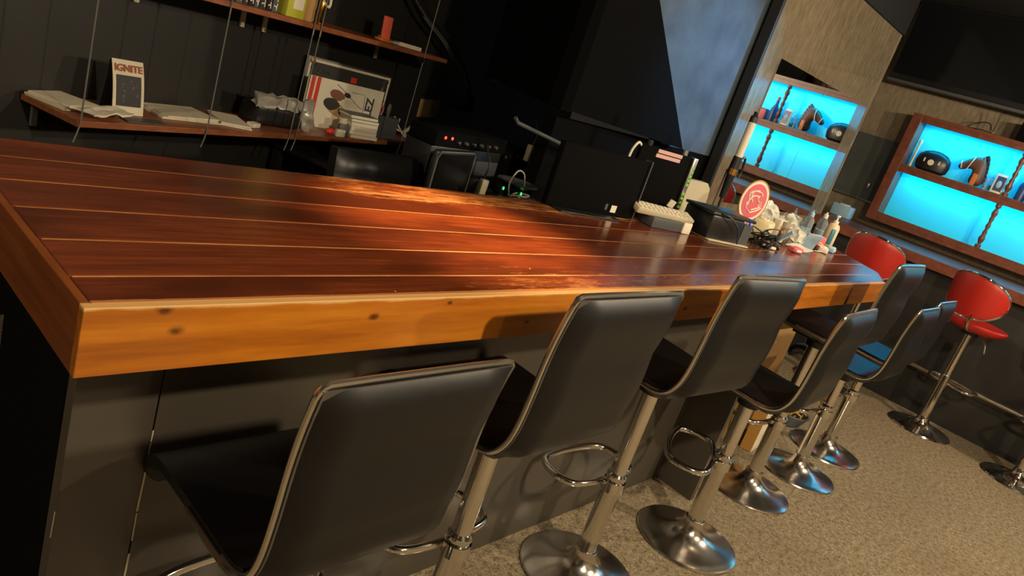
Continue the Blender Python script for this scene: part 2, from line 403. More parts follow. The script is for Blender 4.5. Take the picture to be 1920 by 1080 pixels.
# partition with the mirror (runs along x, faces the aisle)
bm = B(); bx(bm, 3.775, 5.69, 1.20, 1.26, 0.0, 2.49); struct('wall_partition', bm, M_gloss, flat=True)
bm = B(); bx(bm, 5.69, 5.725, 1.195, 1.265, 0.0, 2.49, 0.004); struct('trim_1', bm, M_beige, flat=True)
bm = B(); bx(bm, 6.0, 6.62, 1.56, 1.62, 0, ZC); struct('wall_niche', bm, M_beige, flat=True)
bm = B(); bx(bm, 3.748, 3.775, 1.195, 1.262, 0.0, ZC, 0.004); struct('trim_2', bm, M_black, flat=True)
bm = B(); bx(bm, 3.775, 5.725, 1.18, 1.60, 2.492, ZC); struct('trim_3', bm, M_ceil, flat=True)
# plaster face beyond the sloping bulkhead
bm = B(); prism(bm, [(3.2, 1.284), (4.6, 1.284), (4.6, ZC), (1.4, ZC)], -1.36, -1.28, Matrix.Rotation(PI / 2, 4, 'X')); struct('wall_plaster', bm, M_plaster, flat=True)
bm = B(); bx(bm, 2.3, 4.6, 1.285, 1.36, 0.0, 1.283); struct('wall_plaster_base', bm, M_dark, flat=True)
# sloping black bulkhead under the stair
bm = B()
prism(bm, [(2.2, 1.331), (3.305, 1.291), (2.2, 2.281)], -1.275, -1.20, Matrix.Rotation(PI / 2, 4, 'X'))
struct('bulkhead', bm, M_dark, flat=True)
bm = B(); prism(bm, [(2.2, 1.20), (2.27, 1.20), (2.62, 2.05), (2.55, 2.05)], 1.325, ZC); struct('bulkhead_return', bm, M_dark, flat=True)

# ------------------------------------------------------------------ ceiling lamps (the lit fixtures; the blue, far-end and left ones are added)
def downlight(p, label):
    t = thing('ceiling_spotlight', label, 'light', (p[0], p[1], p[2] + 0.02), 0, 'round ceiling spotlights')
    bm = B(); lathe(bm, [(0.055, 0), (0.06, 0.004), (0.06, 0.16), (0.02, 0.18)], 20); obj('housing', bm, M_plastic, t, local=True)
    bm = B(); lathe(bm, [(0.04, -0.002), (0.04, -0.001)], 20); obj('bulb', bm, M_bulb, t, local=True)
for i, p in enumerate([KEY, POOL] + AIS + [BLUE_FILL, END_FILL, LEFT_FILL]):
    downlight(p, 'round black ceiling spotlight %s' % ['behind the stools nearest the camera', 'above the middle of the wooden counter', 'over the carpet aisle behind the middle stools', 'over the aisle beside the red stools', 'at the back of the room behind the camera', 'added with a blue lamp to tint the plaster wall', 'added to brighten the far end of the wooden counter', 'added at the left to brighten the counter end'][i])

# ------------------------------------------------------------------ the counter
HC = 1.05; FZ = 0.954
t = thing('bar_counter', 'long varnished red-brown plank bar counter with honey-coloured front fascia on black base', 'counter', (1.9, 0.35, 0))
ENDP = [(3.36, 0.0), (3.62, 0.10), (3.95, 0.46), (3.97, 0.70)]
def xend(y):
    for (x0, y0), (x1, y1) in zip(ENDP, ENDP[1:]):
        if y0 <= y <= y1: return x0 + (x1 - x0) * (y - y0) / (y1 - y0)
    return ENDP[-1][0]
J = [0.0, 0.080, 0.206, 0.331, 0.456, 0.583, 0.695]
G = 0.0026
bm = B()
prism(bm, [(0.004, 0.004)] + [(x - 0.006, max(y, 0.004)) for x, y in ENDP[:3]] + [(3.96, 0.692), (0.004, 0.692)], FZ + 0.002, HC - 0.0012)
obj('core_board', bm, M_filler, t, flat=True)
for a, b_ in zip(J, J[1:]):
    y0 = a + (G if a > 0 else 0); y1 = b_ - (G if b_ < 0.69 else 0)
    ys = sorted({y0, y1} | {y for _, y in ENDP if y0 < y < y1})
    poly = [(0.0, y1), (0.0, y0)] + [(xend(y), y) for y in ys]
    bm = B(); prism(bm, poly, HC - 0.022, HC)
    top = [e for e in bm.edges if all(abs(v.co.z - HC) < 1e-6 for v in e.verts)]
    bmesh.ops.bevel(bm, geom=top, offset=0.0012, segments=1, affect='EDGES')
    tag(obj('plank', bm, M_top, t, flat=True))
# fascia boards
bm = B(); bx(bm, -0.012, 3.36, -0.012, 0.0035, FZ, HC - 0.001, 0.0012); o = obj('front_fascia', bm, M_fascia, t, flat=True); o['label'] = 'honey-coloured knotty front fascia board with worn top edge'
bm = B(); bx(bm, -0.012, 0.0, 0.0037, 0.70, FZ, HC - 0.001, 0.0012); o = obj('end_fascia', bm, M_end, t, flat=True); o['label'] = 'dark red end fascia board'
for k, ((x0, y0), (x1, y1)) in enumerate(zip(ENDP[:2], ENDP[1:3])):
    L = math.hypot(x1 - x0, y1 - y0); a = math.atan2(y1 - y0, x1 - x0)
    bm = B(); box(bm, ((x0 + x1) / 2 - 0.0, (y0 + y1) / 2 - 0.0, (FZ + HC) / 2 - 0.002), (L, 0.014, HC - FZ - 0.004), (0, 0, a)); obj('corner_fascia', bm, M_end, t, flat=True)
# black base
bm = B(); bx(bm, 0.245, 2.52, 0.272, 0.30, 0.0, FZ + 0.002); obj('front_panel', bm, M_panel, t, flat=True)
bm = B(); bx(bm, 0.100, 0.240, 0.268, 0.30, 0.0, FZ + 0.002, 0.001); o = obj('corner_post', bm, M_panel, t, flat=True)
for x in (0.0985, 0.2415):
    bm = B()
    rr = random.Random(int(x * 1000))
    z = 0.02
    while z < 0.93:
        h = rr.uniform(0.02, 0.11)
        if rr.random() < (0.75 if x > 0.2 else 0.45): box(bm, (x, 0.2672, z + h / 2), (rr.uniform(0.0015, 0.004), 0.001, h), (0, rr.uniform(-0.03, 0.03), 0))
        z += h + rr.uniform(0.0, 0.06)
    o = obj('paint_chips', bm, M_paper, t, flat=True); o['label'] = 'pale chipped paint along the post edge'; o['kind'] = 'stuff'
bm = B(); bx(bm, 0.100, 0.128, 0.302, 0.66, 0.0, FZ + 0.002); obj('end_panel', bm, M_dark, t, flat=True)  # matt black puts the shade of this unlit side into the colour
bm = B(); bx(bm, 2.49, 2.52, 0.095, 0.270, 0.0, FZ + 0.002); obj('support_fin', bm, M_panel, t, flat=True)
bm = B(); bx(bm, 2.522, 3.80, 0.62, 0.65, 0.0, FZ + 0.002); obj('rear_panel', bm, M_black, t, flat=True)
bm = B(); bx(bm, 3.77, 3.80, 0.50, 0.618, 0.0, FZ + 0.002); obj('end_support', bm, M_panel, t, flat=True)

# ------------------------------------------------------------------ black bar stools
def shell_profile():
    """side profile (y,z) of the padded shell centreline: seat then back, relative to seat height"""
    P = [(0.205, -0.062), (0.213, -0.035), (0.195, -0.012), (0.15, -0.004), (0.05, -0.006), (-0.05, -0.010), (-0.105, -0.010),
         (-0.145, 0.006), (-0.170, 0.042), (-0.182, 0.09), (-0.188, 0.16), (-0.192, 0.24), (-0.200, 0.31), (-0.212, 0.375)]
    V = [Vector((0, a, b)) for a, b in P]; Q = []
    n = len(V)
    for i in range(n - 1):
        p0, p1, p2, p3 = V[max(i - 1, 0)], V[i], V[i + 1], V[min(i + 2, n - 1)]
        for k in range(3):
            s = k / 3
            Q.append(0.5 * ((2 * p1) + (p2 - p0) * s + (2 * p0 - 5 * p1 + 4 * p2 - p3) * s * s + (3 * p1 - p0 - 3 * p2 + p3) * s ** 3))
    Q.append(V[-1]); return Q
PROF = shell_profile()
def norms():
    N = []
    for i, p in enumerate(PROF):
        d = PROF[min(i + 1, len(PROF) - 1)] - PROF[max(i - 1, 0)]; d.normalize()
        N.append(Vector((0, d.z, -d.y)) * -1)      # towards the sitter
    return N
PN = norms()
def halfw(i):
    f = i / (len(PROF) - 1)
    w_ = 0.188 if f < 0.5 else 0.188 + 0.003 * (f - 0.5) * 2
    if f < 0.06: w_ -= 0.02 * (0.06 - f) / 0.06
    return w_
def shell(bm, off0, off1, i0, i1, puff=0.0, ribs=False, shrink=0.0):
    NX = 12; rows = []
    for i in range(i0, i1 + 1):
        row = []
        e = min(1.0, min(i - i0, i1 - i) / 3.0)
        for j in range(NX + 1):
            s = -1 + 2 * j / NX
            hw = halfw(i) - shrink
            x = s * hw
            ex = min(1.0, (1 - abs(s)) / 0.22)
            bulge = puff * (math.sin(e * PI / 2) ** 0.5 if e > 0 else 0) * (math.sin(ex * PI / 2) ** 0.6 if ex > 0 else 0)
            if ribs: bulge *= (0.80 + 0.20 * abs(math.cos(i * PI / 6.0)))
            row.append((PROF[i] + PN[i] * (off1 + bulge) + Vector((x, 0, 0)), PROF[i] + PN[i] * off0 + Vector((x, 0, 0))))
        rows.append([(bm.verts.new(a), bm.verts.new(b_)) for a, b_ in row])
    R, Cn = len(rows), NX + 1
    for i in range(R - 1):
        for j in range(Cn - 1):
            bm.faces.new((rows[i][j][0], rows[i][j + 1][0], rows[i + 1][j + 1][0], rows[i + 1][j][0]))
            bm.faces.new((rows[i][j][1], rows[i + 1][j][1], rows[i + 1][j + 1][1], rows[i][j + 1][1]))
    for i in range(R - 1):
        for j in (0, Cn - 1): bm.faces.new((rows[i][j][0], rows[i + 1][j][0], rows[i + 1][j][1], rows[i][j][1]))
    for i in (0, R - 1):
        for j in range(Cn - 1): bm.faces.new((rows[i][j][0], rows[i][j + 1][0], rows[i][j + 1][1], rows[i][j][1]))
    return bm
SPLIT = 21
def make_stool(h, label, group='black vinyl bar stools along the counter', foot=0.0):
    t = thing('bar_stool', label, 'stool', (0, 0, 0), 0, group)
    n = len(PROF) - 1
    up = Vector((0, 0, h))
    def sh(bm):
        for v in bm.verts: v.co += up
        return bm
    bm = B(); shell(bm, -0.018, 0.002, 0, SPLIT, 0.022, True, 0.004); obj('seat', sh(bm), M_vinyl_shaded, t, local=True)
    bm = B(); shell(bm, -0.002, 0.002, SPLIT, n, 0.026, True, 0.004); obj('back_cushion', sh(bm), M_vinyl_shaded, t, local=True)
    bm = B(); shell(bm, 0.003, -0.011, SPLIT - 5, n, -0.006, False, 0.002); o = obj('backrest', sh(bm), M_vinyl_lit, t, local=True); o['label'] = 'smooth padded rear face, black vinyl lightened as if lit'
    # chrome piping along the sides and the top
    pts = []
    for i in range(SPLIT - 9, n + 1): pts.append(PROF[i] - PN[i] * 0.004 + Vector((-halfw(i) - 0.001, 0, 0)))
    top = PROF[n] - PN[n] * 0.004
    pts = pts[:-1]
    arc = [top + Vector((x, 0, z)) for x, z in ((-halfw(n), -0.006), (-halfw(n) + 0.005, 0.001), (-halfw(n) + 0.014, 0.004), (-0.1, 0.005), (0, 0.005), (0.1, 0.005), (halfw(n) - 0.014, 0.004), (halfw(n) - 0.005, 0.001), (halfw(n), -0.006))]
    pr = []
    for i in range(n, SPLIT - 10, -1): pr.append(PROF[i] - PN[i] * 0.004 + Vector((halfw(i) + 0.001, 0, 0)))
    pr = pr[1:]
    bm = B(); tube(bm, pts + arc + pr, 0.0055, 8); obj('piping', sh(bm), M_piping, t, local=True)
    # mechanism, column, collar, base
    bm = B(); box(bm, (0, 0, h - 0.045), (0.16, 0.18, 0.02), bev=0.004); lathe(bm, [(0.04, h - 0.09), (0.045, h - 0.05)], 20); obj('mechanism', bm, M_plastic, t, local=True)
    bm = B(); tube(bm, [(0.03, 0.02, h - 0.06), (0.12, 0.06, h - 0.075), (0.17, 0.07, h - 0.09)], 0.005, 8, smooth=3); obj('lever', bm, M_chrome, t, local=True)
    bm = B(); lathe(bm, [(0.0255, 0.36), (0.0255, h - 0.06)], 24); obj('gas_column', bm, M_chrome, t, local=True)
    bm = B(); lathe(bm, [(0.031, 0.05), (0.031, 0.37), (0.033, 0.375), (0.033, 0.385), (0.027, 0.392)], 24); obj('column_sleeve', bm, M_chrome, t, local=True)
    bm = B(); lathe(bm, [(0.195, 0.0), (0.197, 0.004), (0.194, 0.010), (0.185, 0.013), (0.16, 0.017), (0.12, 0.024), (0.085, 0.034), (0.062, 0.046), (0.048, 0.060), (0.040, 0.078), (0.038, 0.098), (0.034, 0.100)], 56)
    obj('base', bm, M_base, t, local=True)
    zf = 0.345
    pts = [(-0.02, 0.028, zf), (-0.10, 0.035, zf), (-0.150, 0.055, zf), (-0.170, 0.11, zf), (-0.150, 0.17, zf), (-0.10, 0.192, zf), (0, 0.20, zf), (0.10, 0.192, zf), (0.150, 0.17, zf), (0.170, 0.11, zf), (0.150, 0.055, zf), (0.10, 0.035, zf), (0.02, 0.028, zf)]
    bm = B(); tube(bm, pts, 0.0115, 12, smooth=4)
    lathe(bm, [(0.032, zf - 0.02), (0.036, zf - 0.018), (0.036, zf + 0.018), (0.032, zf + 0.02)], 20)
    o = obj('footrest', bm, M_chrome, t, local=True)
    if foot: o.rotation_euler = (0, 0, foot)
    return t
STOOLS = [(0.415, 0.03, 0.628, 0.0, 'black vinyl bar stool nearest the camera, at the left end of the counter'),
          (0.925, 0.035, 0.742, 0.0, 'second black bar stool from the left, its back top just under the counter edge'),
          (1.62, 0.04, 0.772, -0.07, 'third black bar stool from the left, its back top level with the counter surface'),
          (2.215, -0.045, 0.685, 0.04, 'fourth black bar stool from the left, standing in front of the cardboard box'),
          (2.92, 0.03, 0.825, 0.0, 'fifth black bar stool from the left, tallest one, before the counter end'),
          (3.42, -0.01, 0.63, 0.0, 'sixth black bar stool from the left, low, its seat glinting blue'),
          (3.93, 0.02, 0.635, 0.0, 'farthest black bar stool, low, beyond the end of the counter')]
for x, y, h, rz, lab in STOOLS:
    s = make_stool(h, lab, foot=0.35 if x == 2.215 else 0.0); s.location = (x, y, 0); s.rotation_euler = (0, 0, rz)

# ------------------------------------------------------------------ red stools at the far bar
def make_red(h, label):
    t = thing('red_bar_stool', label, 'stool', (0, 0, 0), 0, 'red shell stools at the far bar')
    # seat dish
    bm = B(); lathe(bm, [(0.0, h - 0.05), (0.10, h - 0.048), (0.17, h - 0.03), (0.195, h - 0.005), (0.198, h + 0.01), (0.19, h + 0.018), (0.15, h + 0.008), (0.08, h), (0, h)], 36)
    obj('seat', bm, M_red, t, local=True)
    # oval curved backrest
    bm = B(); NU, NV = 22, 12; g = []
    for layer in (0.0, 0.028):
        for iv in range(NV + 1):
            v = -1 + 2 * iv / NV
            for iu in range(NU + 1):
                u = -1 + 2 * iu / NU
                # superellipse mapping of the square grid
                a = u * math.sqrt(max(0, 1 - 0.5 * v * v)); b_ = v * math.sqrt(max(0, 1 - 0.5 * u * u))
                ang = -PI / 2 + a * 1.10
                edge = max(0.0, 1 - (a * a + b_ * b_)) ** 0.5
                r = 0.212 + 0.010 * (b_ + 1) + (layer - 0.014) * (0.25 + 0.75 * edge)
                g.append(bm.verts.new((r * math.cos(ang), r * math.sin(ang), h + 0.180 + b_ * 0.140)))
    W_ = NU + 1; K = W_ * (NV + 1)
    for L in (0, 1):
        for iv in range(NV):
            for iu in range(NU):
                a = L * K + iv * W_ + iu
                bm.faces.new((g[a], g[a + 1], g[a + 1 + W_], g[a + W_]))
    rim = [iu for iu in range(NU)] + [NU + iv * W_ for iv in range(NV)] + [NV * W_ + NU - iu for iu in range(NU)] + [(NV - iv) * W_ for iv in range(NV)]
    for a, b_ in zip(rim, rim[1:] + rim[:1]): bm.faces.new((g[a], g[b_], g[b_ + K], g[a + K]))
    rimpts = [((g[i].co + g[i + K].co) / 2).copy() for i in rim]
    obj('backrest', bm, M_red, t, local=True)
    bm = B(); tube(bm, rimpts, 0.008, 8, closed=True); obj('trim', bm, M_chrome, t, local=True)
    for s in (-1, 1):
        bm = B(); tube(bm, [(s * 0.07, -0.16, h - 0.03), (s * 0.07, -0.20, h), (s * 0.07, -0.205, h + 0.10)], 0.008, 8, smooth=3)
        obj('back_bracket', bm, M_chrome, t, local=True)
    bm = B(); lathe(bm, [(0.05, h - 0.075), (0.055, h - 0.048)], 20); obj('mechanism', bm, M_plastic, t, local=True)
    bm = B(); tube(bm, [(0.03, 0.0, h - 0.06), (0.13, -0.03, h - 0.075), (0.17, -0.05, h - 0.14)], 0.005, 8, smooth=3); obj('lever', bm, M_chrome, t, local=True)
    bm = B(); lathe(bm, [(0.024, 0.40), (0.024, h - 0.06)], 20); obj('gas_column', bm, M_chrome, t, local=True)
    bm = B(); lathe(bm, [(0.030, 0.05), (0.030, 0.41), (0.026, 0.42)], 20); obj('column_sleeve', bm, M_chrome, t, local=True)
    bm = B(); lathe(bm, [(0.205, 0.0), (0.207, 0.004), (0.2, 0.012), (0.16, 0.017), (0.10, 0.026), (0.06, 0.045), (0.042, 0.07), (0.038, 0.095), (0.03, 0.098)], 48); obj('base', bm, M_chrome, t, local=True)
    zf = 0.36
    bm = B(); tube(bm, [(-0.02, 0.028, zf), (-0.10, 0.035, zf), (-0.155, 0.07, zf), (-0.155, 0.15, zf), (-0.09, 0.19, zf), (0, 0.20, zf), (0.09, 0.19, zf), (0.155, 0.15, zf), (0.155, 0.07, zf), (0.10, 0.035, zf), (0.02, 0.028, zf)], 0.011, 10, smooth=4); obj('footrest', bm, M_chrome, t, local=True)
    return t
r0 = make_red(0.80, 'red shell bar stool in the middle of the far bar, round back in full view')
r0.location = (5.33, -0.16, 0); r0.rotation_euler = (0, 0, math.radians(-112))
for (x, y, a, lab) in [(5.22, 0.52, -95, 'red shell bar stool at the far bar, half hidden behind the fifth black stool'),
                       (5.26, -0.78, -100, 'red shell bar stool cut off by the right edge of the picture')]:
    c = copytree(r0); c.location = (x, y, 0); c.rotation_euler = (0, 0, math.radians(a)); c['label'] = lab

# ------------------------------------------------------------------ far bar
t = thing('back_bar', 'glossy brown bar top on a black panelled base under the lit blue shelves', 'bar', (6.1, -0.5, 0))
bm = B(); bx(bm, 5.60, 6.60, -2.6, 1.28, 1.045, 1.075, 0.003); obj('bar_top', bm, M_frame, t, flat=True)
bm = B(); bx(bm, 5.585, 5.60, -2.6, 1.28, 1.0, 1.072, 0.003); obj('bar_fascia', bm, M_frame, t, flat=True)
bm = B(); bx(bm, 5.66, 5.70, -2.6, 1.28, 0.0, 1.0); obj('bar_panel', bm, M_black, t, flat=True)
bm = B(); tube(bm, [(5.56, -2.5, 0.34), (5.56, 1.2, 0.34)], 0.018, 12)
for y in (1.1, 0.1, -0.9, -1.9): tube(bm, [(5.56, y, 0.34), (5.66, y, 0.34)], 0.012, 8)
obj('foot_rail', bm, M_steel, t)

# lit shelf unit
def lit_shelf():
    t = thing('lit_shelf', 'brown wooden wall shelf unit with glowing blue back panels above the far bar', 'shelf', (6.5, -0.6, 1.14))
    Y0, Y1, Z0, Z1 = -2.45, 1.075, 1.145, 2.055
    bm = B(); bx(bm, 6.40, 6.60, Y1 - 0.075, Y1, Z0, Z1, 0.002); obj('side_board', bm, M_frame, t, flat=True)
    bm = B(); bx(bm, 6.40, 6.60, Y0, Y0 + 0.075, Z0, Z1, 0.002); obj('side_board', bm, M_frame, t, flat=True)
    bm = B(); bx(bm, 6.40, 6.60, Y0 + 0.076, Y1 - 0.076, Z1 - 0.03, Z1, 0.002); bx(bm, 6.40, 6.42, Y0 + 0.076, Y1 - 0.076, Z1 - 0.062, Z1 - 0.03); obj('top_board', bm, M_frame, t, flat=True)
    bm = B(); bx(bm, 6.40, 6.60, Y0 + 0.076, Y1 - 0.076, Z0, Z0 + 0.03, 0.002); bx(bm, 6.40, 6.42, Y0 + 0.076, Y1 - 0.076, Z0 + 0.03, Z0 + 0.075); obj('bottom_board', bm, M_frame, t, flat=True)
    bm = B(); bx(bm, 6.40, 6.575, Y0 + 0.076, Y1 - 0.076, 1.620, 1.645, 0.002); bx(bm, 6.40, 6.42, Y0 + 0.076, Y1 - 0.076, 1.580, 1.620); obj('middle_shelf', bm, M_frame, t, flat=True)
    for z0, z1 in ((Z0 + 0.03, 1.62), (1.645, Z1 - 0.03)):
        bm = B(); bx(bm, 6.576, 6.60, Y0 + 0.076, Y1 - 0.076, z0, z1); o = obj('back_panel', bm, M_cyan, t, flat=True); o['label'] = 'pale back panel glowing blue'
    for z in (1.602, 1.972 + 0.040):
        bm = B(); bx(bm, 6.425, 6.437, Y0 + 0.09, Y1 - 0.09, z, z + 0.012); o = obj('light_strip', bm, M_strip, t, flat=True); o['label'] = 'thin blue light strip'
    # turned spindles
    for y in (0.215, -0.56, -1.33, -2.1):
        for z0, z1 in ((Z0 + 0.075, 1.58), (1.645, Z1 - 0.06)):
            H = z1 - z0
            prof = [(0.022, 0), (0.022, 0.07), (0.012, 0.10), (0.020, 0.16), (0.024, 0.22), (0.014, 0.30), (0.018, 0.34), (0.011, 0.42), (0.019, 0.50), (0.011, 0.58), (0.018, 0.66), (0.014, 0.70), (0.023, 0.78), (0.020, 0.84), (0.012, 0.90), (0.022, 0.93), (0.022, 1.0)]
            bm = B(); lathe(bm, [(r, z0 + f * H) for r, f in prof], 14, Matrix.Translation((6.425, y, 0))); obj('spindle', bm, M_frame, t)
    return t
M_strip = mat('blue_strip', (0.1, 0.6, 1), 0.5, emit=(0.0, 0.50, 1.0), es=5)
lit_shelf()
for z, e in ((1.595, 20), (1.985, 20)):
    for y in (0.60, -0.17, -0.94, -1.71):
        area('shelf_light', (6.46, y, z + 0.020), (0, math.radians(-8), 0), 0.04, 0.74, e * 0.16, CY)

# things on the lit shelf
bm = B(); t = thing('helmet', 'glossy black dome helmet with a white round badge on the lit shelf', 'helmet', (6.45, 0.80, 1.646))
bm2 = B(); lathe(bm2, [(0.095, 0.0), (0.125, 0.02), (0.135, 0.07), (0.125, 0.12), (0.09, 0.155), (0.04, 0.172), (0, 0.175)], 28); obj('shell', bm2, M_plastic, t, local=True)
lathe(bm, [(0.0, 0), (0.024, 0), (0.024, 0.004), (0, 0.005)], 18, Matrix.Translation((-0.134, 0, 0.075)) @ Matrix.Rotation(-PI / 2, 4, 'Y')); obj('badge', bm, M_white, t, local=True)
for y in (0.055, -0.06):
    bm = B(); box(bm, (-0.122, y, 0.085), (0.01, 0.010, 0.03)); obj('vent', bm, M_white, t, local=True)
t.location = (6.50, 0.80, 1.646); t.scale = (0.52, 1, 1)
bm = B(); lathe(bm, [(0.010, 0), (0.010, 0.19), (0.014, 0.2), (0.014, 0.225), (0, 0.23)], 12, Matrix.Translation((6.50, 0.955, 1.646))); tag(obj('candle', bm, M_white), 'thin white taper standing left of the black helmet', 'candle')
# horse head
def horse():
    t = thing('horse_head', 'brown horse head figure facing left on the lit shelf', 'figurine', (6.49, 0.46, 1.646))
    me = bpy.data.meshes.new('head')
    V = [(0, 0, 0.0), (0, -0.005, 0.07), (0, 0.0, 0.13), (0, 0.02, 0.185), (0, 0.065, 0.175), (0, 0.115, 0.135), (0, 0.155, 0.105), (0.02, -0.0, 0.235), (-0.02, -0.0, 0.235)]
    E_ = [(0, 1), (1, 2), (2, 3), (3, 4), (4, 5), (5, 6), (3, 7), (3, 8)]
    me.from_pydata(V, E_, [])
    o = bpy.data.objects.new('head', me); COL.objects.link(o)
    md = o.modifiers.new('s', 'SKIN'); rr = [0.062, 0.055, 0.048, 0.044, 0.044, 0.032, 0.026, 0.006, 0.006]
    for v, r in zip(me.skin_vertices[0].data, rr): v.radius = (r, r)
    me.skin_vertices[0].data[0].use_root = True
    o.modifiers.new('u', 'SUBSURF').levels = 2
    dg = bpy.context.evaluated_depsgraph_get(); m2 = bpy.data.meshes.new_from_object(o.evaluated_get(dg))
    o.modifiers.clear(); o.data = m2; smooth_mesh(m2, 80); m2.materials.clear(); m2.materials.append(M_brown); o.parent = t
    bm = B()
    for k in range(7):
        a = k / 6
        box(bm, (0, -0.048 + 0.034 * a * a, 0.055 + a * 0.175), (0.014, 0.034, 0.040), (0.3 - a * 0.9, 0, 0), 0.004)
    obj('mane', bm, M_plastic, t, local=True)
    bm = B(); tube(bm, [(-0.035, 0.085, 0.105), (-0.052, 0.07, 0.16), (-0.03, 0.06, 0.215)], 0.004, 6, smooth=3); tube(bm, [(-0.033, 0.125, 0.105), (-0.036, 0.135, 0.14), (-0.02, 0.14, 0.16)], 0.004, 6, smooth=3); obj('bridle', bm, M_white, t, local=True)
    bm = B(); box(bm, (-0.062, 0.0, 0.05), (0.006, 0.035, 0.09), (0, 0, 0), 0.002); obj('neck_patch', bm, M_orange, t, local=True)
horse()
for k, (y, h) in enumerate([(0.375, 0.10), (0.345, 0.115), (0.318, 0.09)]):
    t = thing('glass_tumbler', 'small clear %s tumbler right of the horse head' % ['left', 'middle', 'right'][k], 'glass', (6.47 + 0.02 * k, y, 1.646), 0, 'tumblers on the lit shelf')
    bm = B(); lathe(bm, [(0.010, 0), (0.012, 0.0), (0.015, h), (0.0135, h), (0.0105, 0.006)], 14); obj('cup', bm, M_glass, t, local=True)
    bm = B(); lathe(bm, [(0.0096, 0.007), (0.0115, h * 0.4)], 12); obj('filling', bm, M_white if k != 1 else M_brown, t, local=True)
t = thing('photo_frame', 'small leaning picture frame with a blue photo on the lit shelf', 'frame', (6.45, 0.285, 1.646), math.radians(8))
bm = B(); box(bm, (0, 0, 0.075), (0.012, 0.085, 0.15), (0, 0.14, 0), 0.003); obj('frame_border', bm, M_white, t, local=True)
bm = B(); box(bm, (-0.008, 0, 0.075), (0.004, 0.06, 0.115), (0, 0.14, 0)); obj('photo', bm, M_navy, t, local=True)
bm = B(); sphere(bm, (-0.012, 0.002, 0.07), (0.004, 0.017, 0.03), 12, (0, 0.14, 0)); obj('pictured_shape', bm, M_blue, t, local=True)
t = thing('bottle', 'dark bottle right of the first spindle on the lit shelf', 'bottle', (6.50, 0.13, 1.646))
bm = B(); lathe(bm, [(0.035, 0), (0.036, 0.11), (0.015, 0.16), (0.012, 0.21), (0, 0.21)], 18); obj('body', bm, M_navy, t, local=True)
bm = B(); lathe(bm, [(0.014, 0.20), (0.014, 0.23), (0, 0.23)], 14); obj('cap', bm, M_redp, t, local=True)
t = thing('box', 'small purple-red box further right on the lit shelf', 'box', (6.49, 0.03, 1.646))
bm = B(); box(bm, (0, 0, 0.045), (0.08, 0.09, 0.09), bev=0.003); obj('carton', bm, M_pink, t, local=True)
bm = B(); box(bm, (0, 0, 0.091), (0.084, 0.094, 0.006), bev=0.002); obj('lid', bm, M_navy, t, local=True)
# television over the bar
t = thing('television', 'large black wall television hanging above the lit shelf', 'television', (6.45, -0.1, 2.27))
bm = B(); box(bm, (6.44, 0.20, 2.585), (0.05, 2.40, 0.62), (0, 0, 0), 0.004)
obj('bezel', bm, M_plastic, t)
bm = B(); box(bm, (6.4125, 0.20, 2.60), (0.004, 2.36, 0.57)); obj('screen', bm, M_screen, t)
bm = B(); bx(bm, 6.405, 6.465, -1.00, 1.40, 2.246, 2.273, 0.006); obj('sound_bar', bm, M_graypl, t)
bm = B(); tube(bm, [(6.45, 0.50, 2.22), (6.46, 0.495, 2.15), (6.47, 0.50, 2.075)], 0.006, 8, smooth=4)
tube(bm, [(6.46, 0.50, 2.064), (6.45, 0.58, 2.066), (6.47, 0.68, 2.063), (6.50, 0.62, 2.12), (6.50, 0.55, 2.13), (6.49, 0.52, 2.08)], 0.004, 6, smooth=5)
obj('power_cable', bm, M_bcable, t)
t = thing('loudspeaker', 'black loudspeaker standing on the lit shelf unit at the right edge', 'speaker', (6.49, 0.16, 2.056))
bm = B(); box(bm, (0, 0.0, 0.072), (0.16, 0.34, 0.143), bev=0.006); obj('cabinet', bm, M_dark, t, local=True)
for y in (-0.09, 0.09):
    bm = B(); lathe(bm, [(0.05, 0), (0.052, 0.004), (0.03, 0.003), (0.0, 0.006)], 20, Matrix.Translation((-0.081, y, 0.072)) @ Matrix.Rotation(-PI / 2, 4, 'Y')); obj('driver', bm, M_dark, t, local=True)
# slate board and dispenser
t = thing('slate_board', 'dark grey chalkboard on the beige wall between mirror and lit shelf', 'board', (6.61, 1.27, 1.27))
bm = B(); bx(bm, 6.598, 6.618, 1.10, 1.49, 1.265, 1.80, 0.003); obj('board', bm, M_slate, t, flat=True)
bm = B(); bx(bm, 6.585, 6.597, 1.12, 1.48, 1.255, 1.268); obj('ledge', bm, M_silver, t, flat=True)
bm = B(); sphere(bm, (6.592, 1.22, 1.39), (0.006, 0.012, 0.03), 12); obj('clip', bm, M_silver, t)
t = thing('tissue_box', 'small tissue box tinted blue as if lit, at the foot of the partition edge', 'box', (6.35, 1.25, 1.076))
bm = B(); box(bm, (0, 0, 0.05), (0.12, 0.16, 0.10), bev=0.006); obj('carton', bm, M_blue, t, local=True)  # blue light on the box is put into its carton colour
bm = B(); box(bm, (0, 0, 0.103), (0.05, 0.08, 0.012), bev=0.004); crumple(bm, 0.006); obj('tissue', bm, M_white, t, local=True)
# mirror on the partition
t = thing('wall_mirror', 'large frameless wall mirror reflecting the blue shelf on the beige partition', 'mirror', (4.7, 1.195, 1.045))
for x0, x1 in ((3.99, 4.775), (4.779, 5.455)):
    bm = B(); bx(bm, x0, x1, 1.193, 1.199, 1.045, 1.938); obj('mirror_pane', bm, M_mirror, t, flat=True)
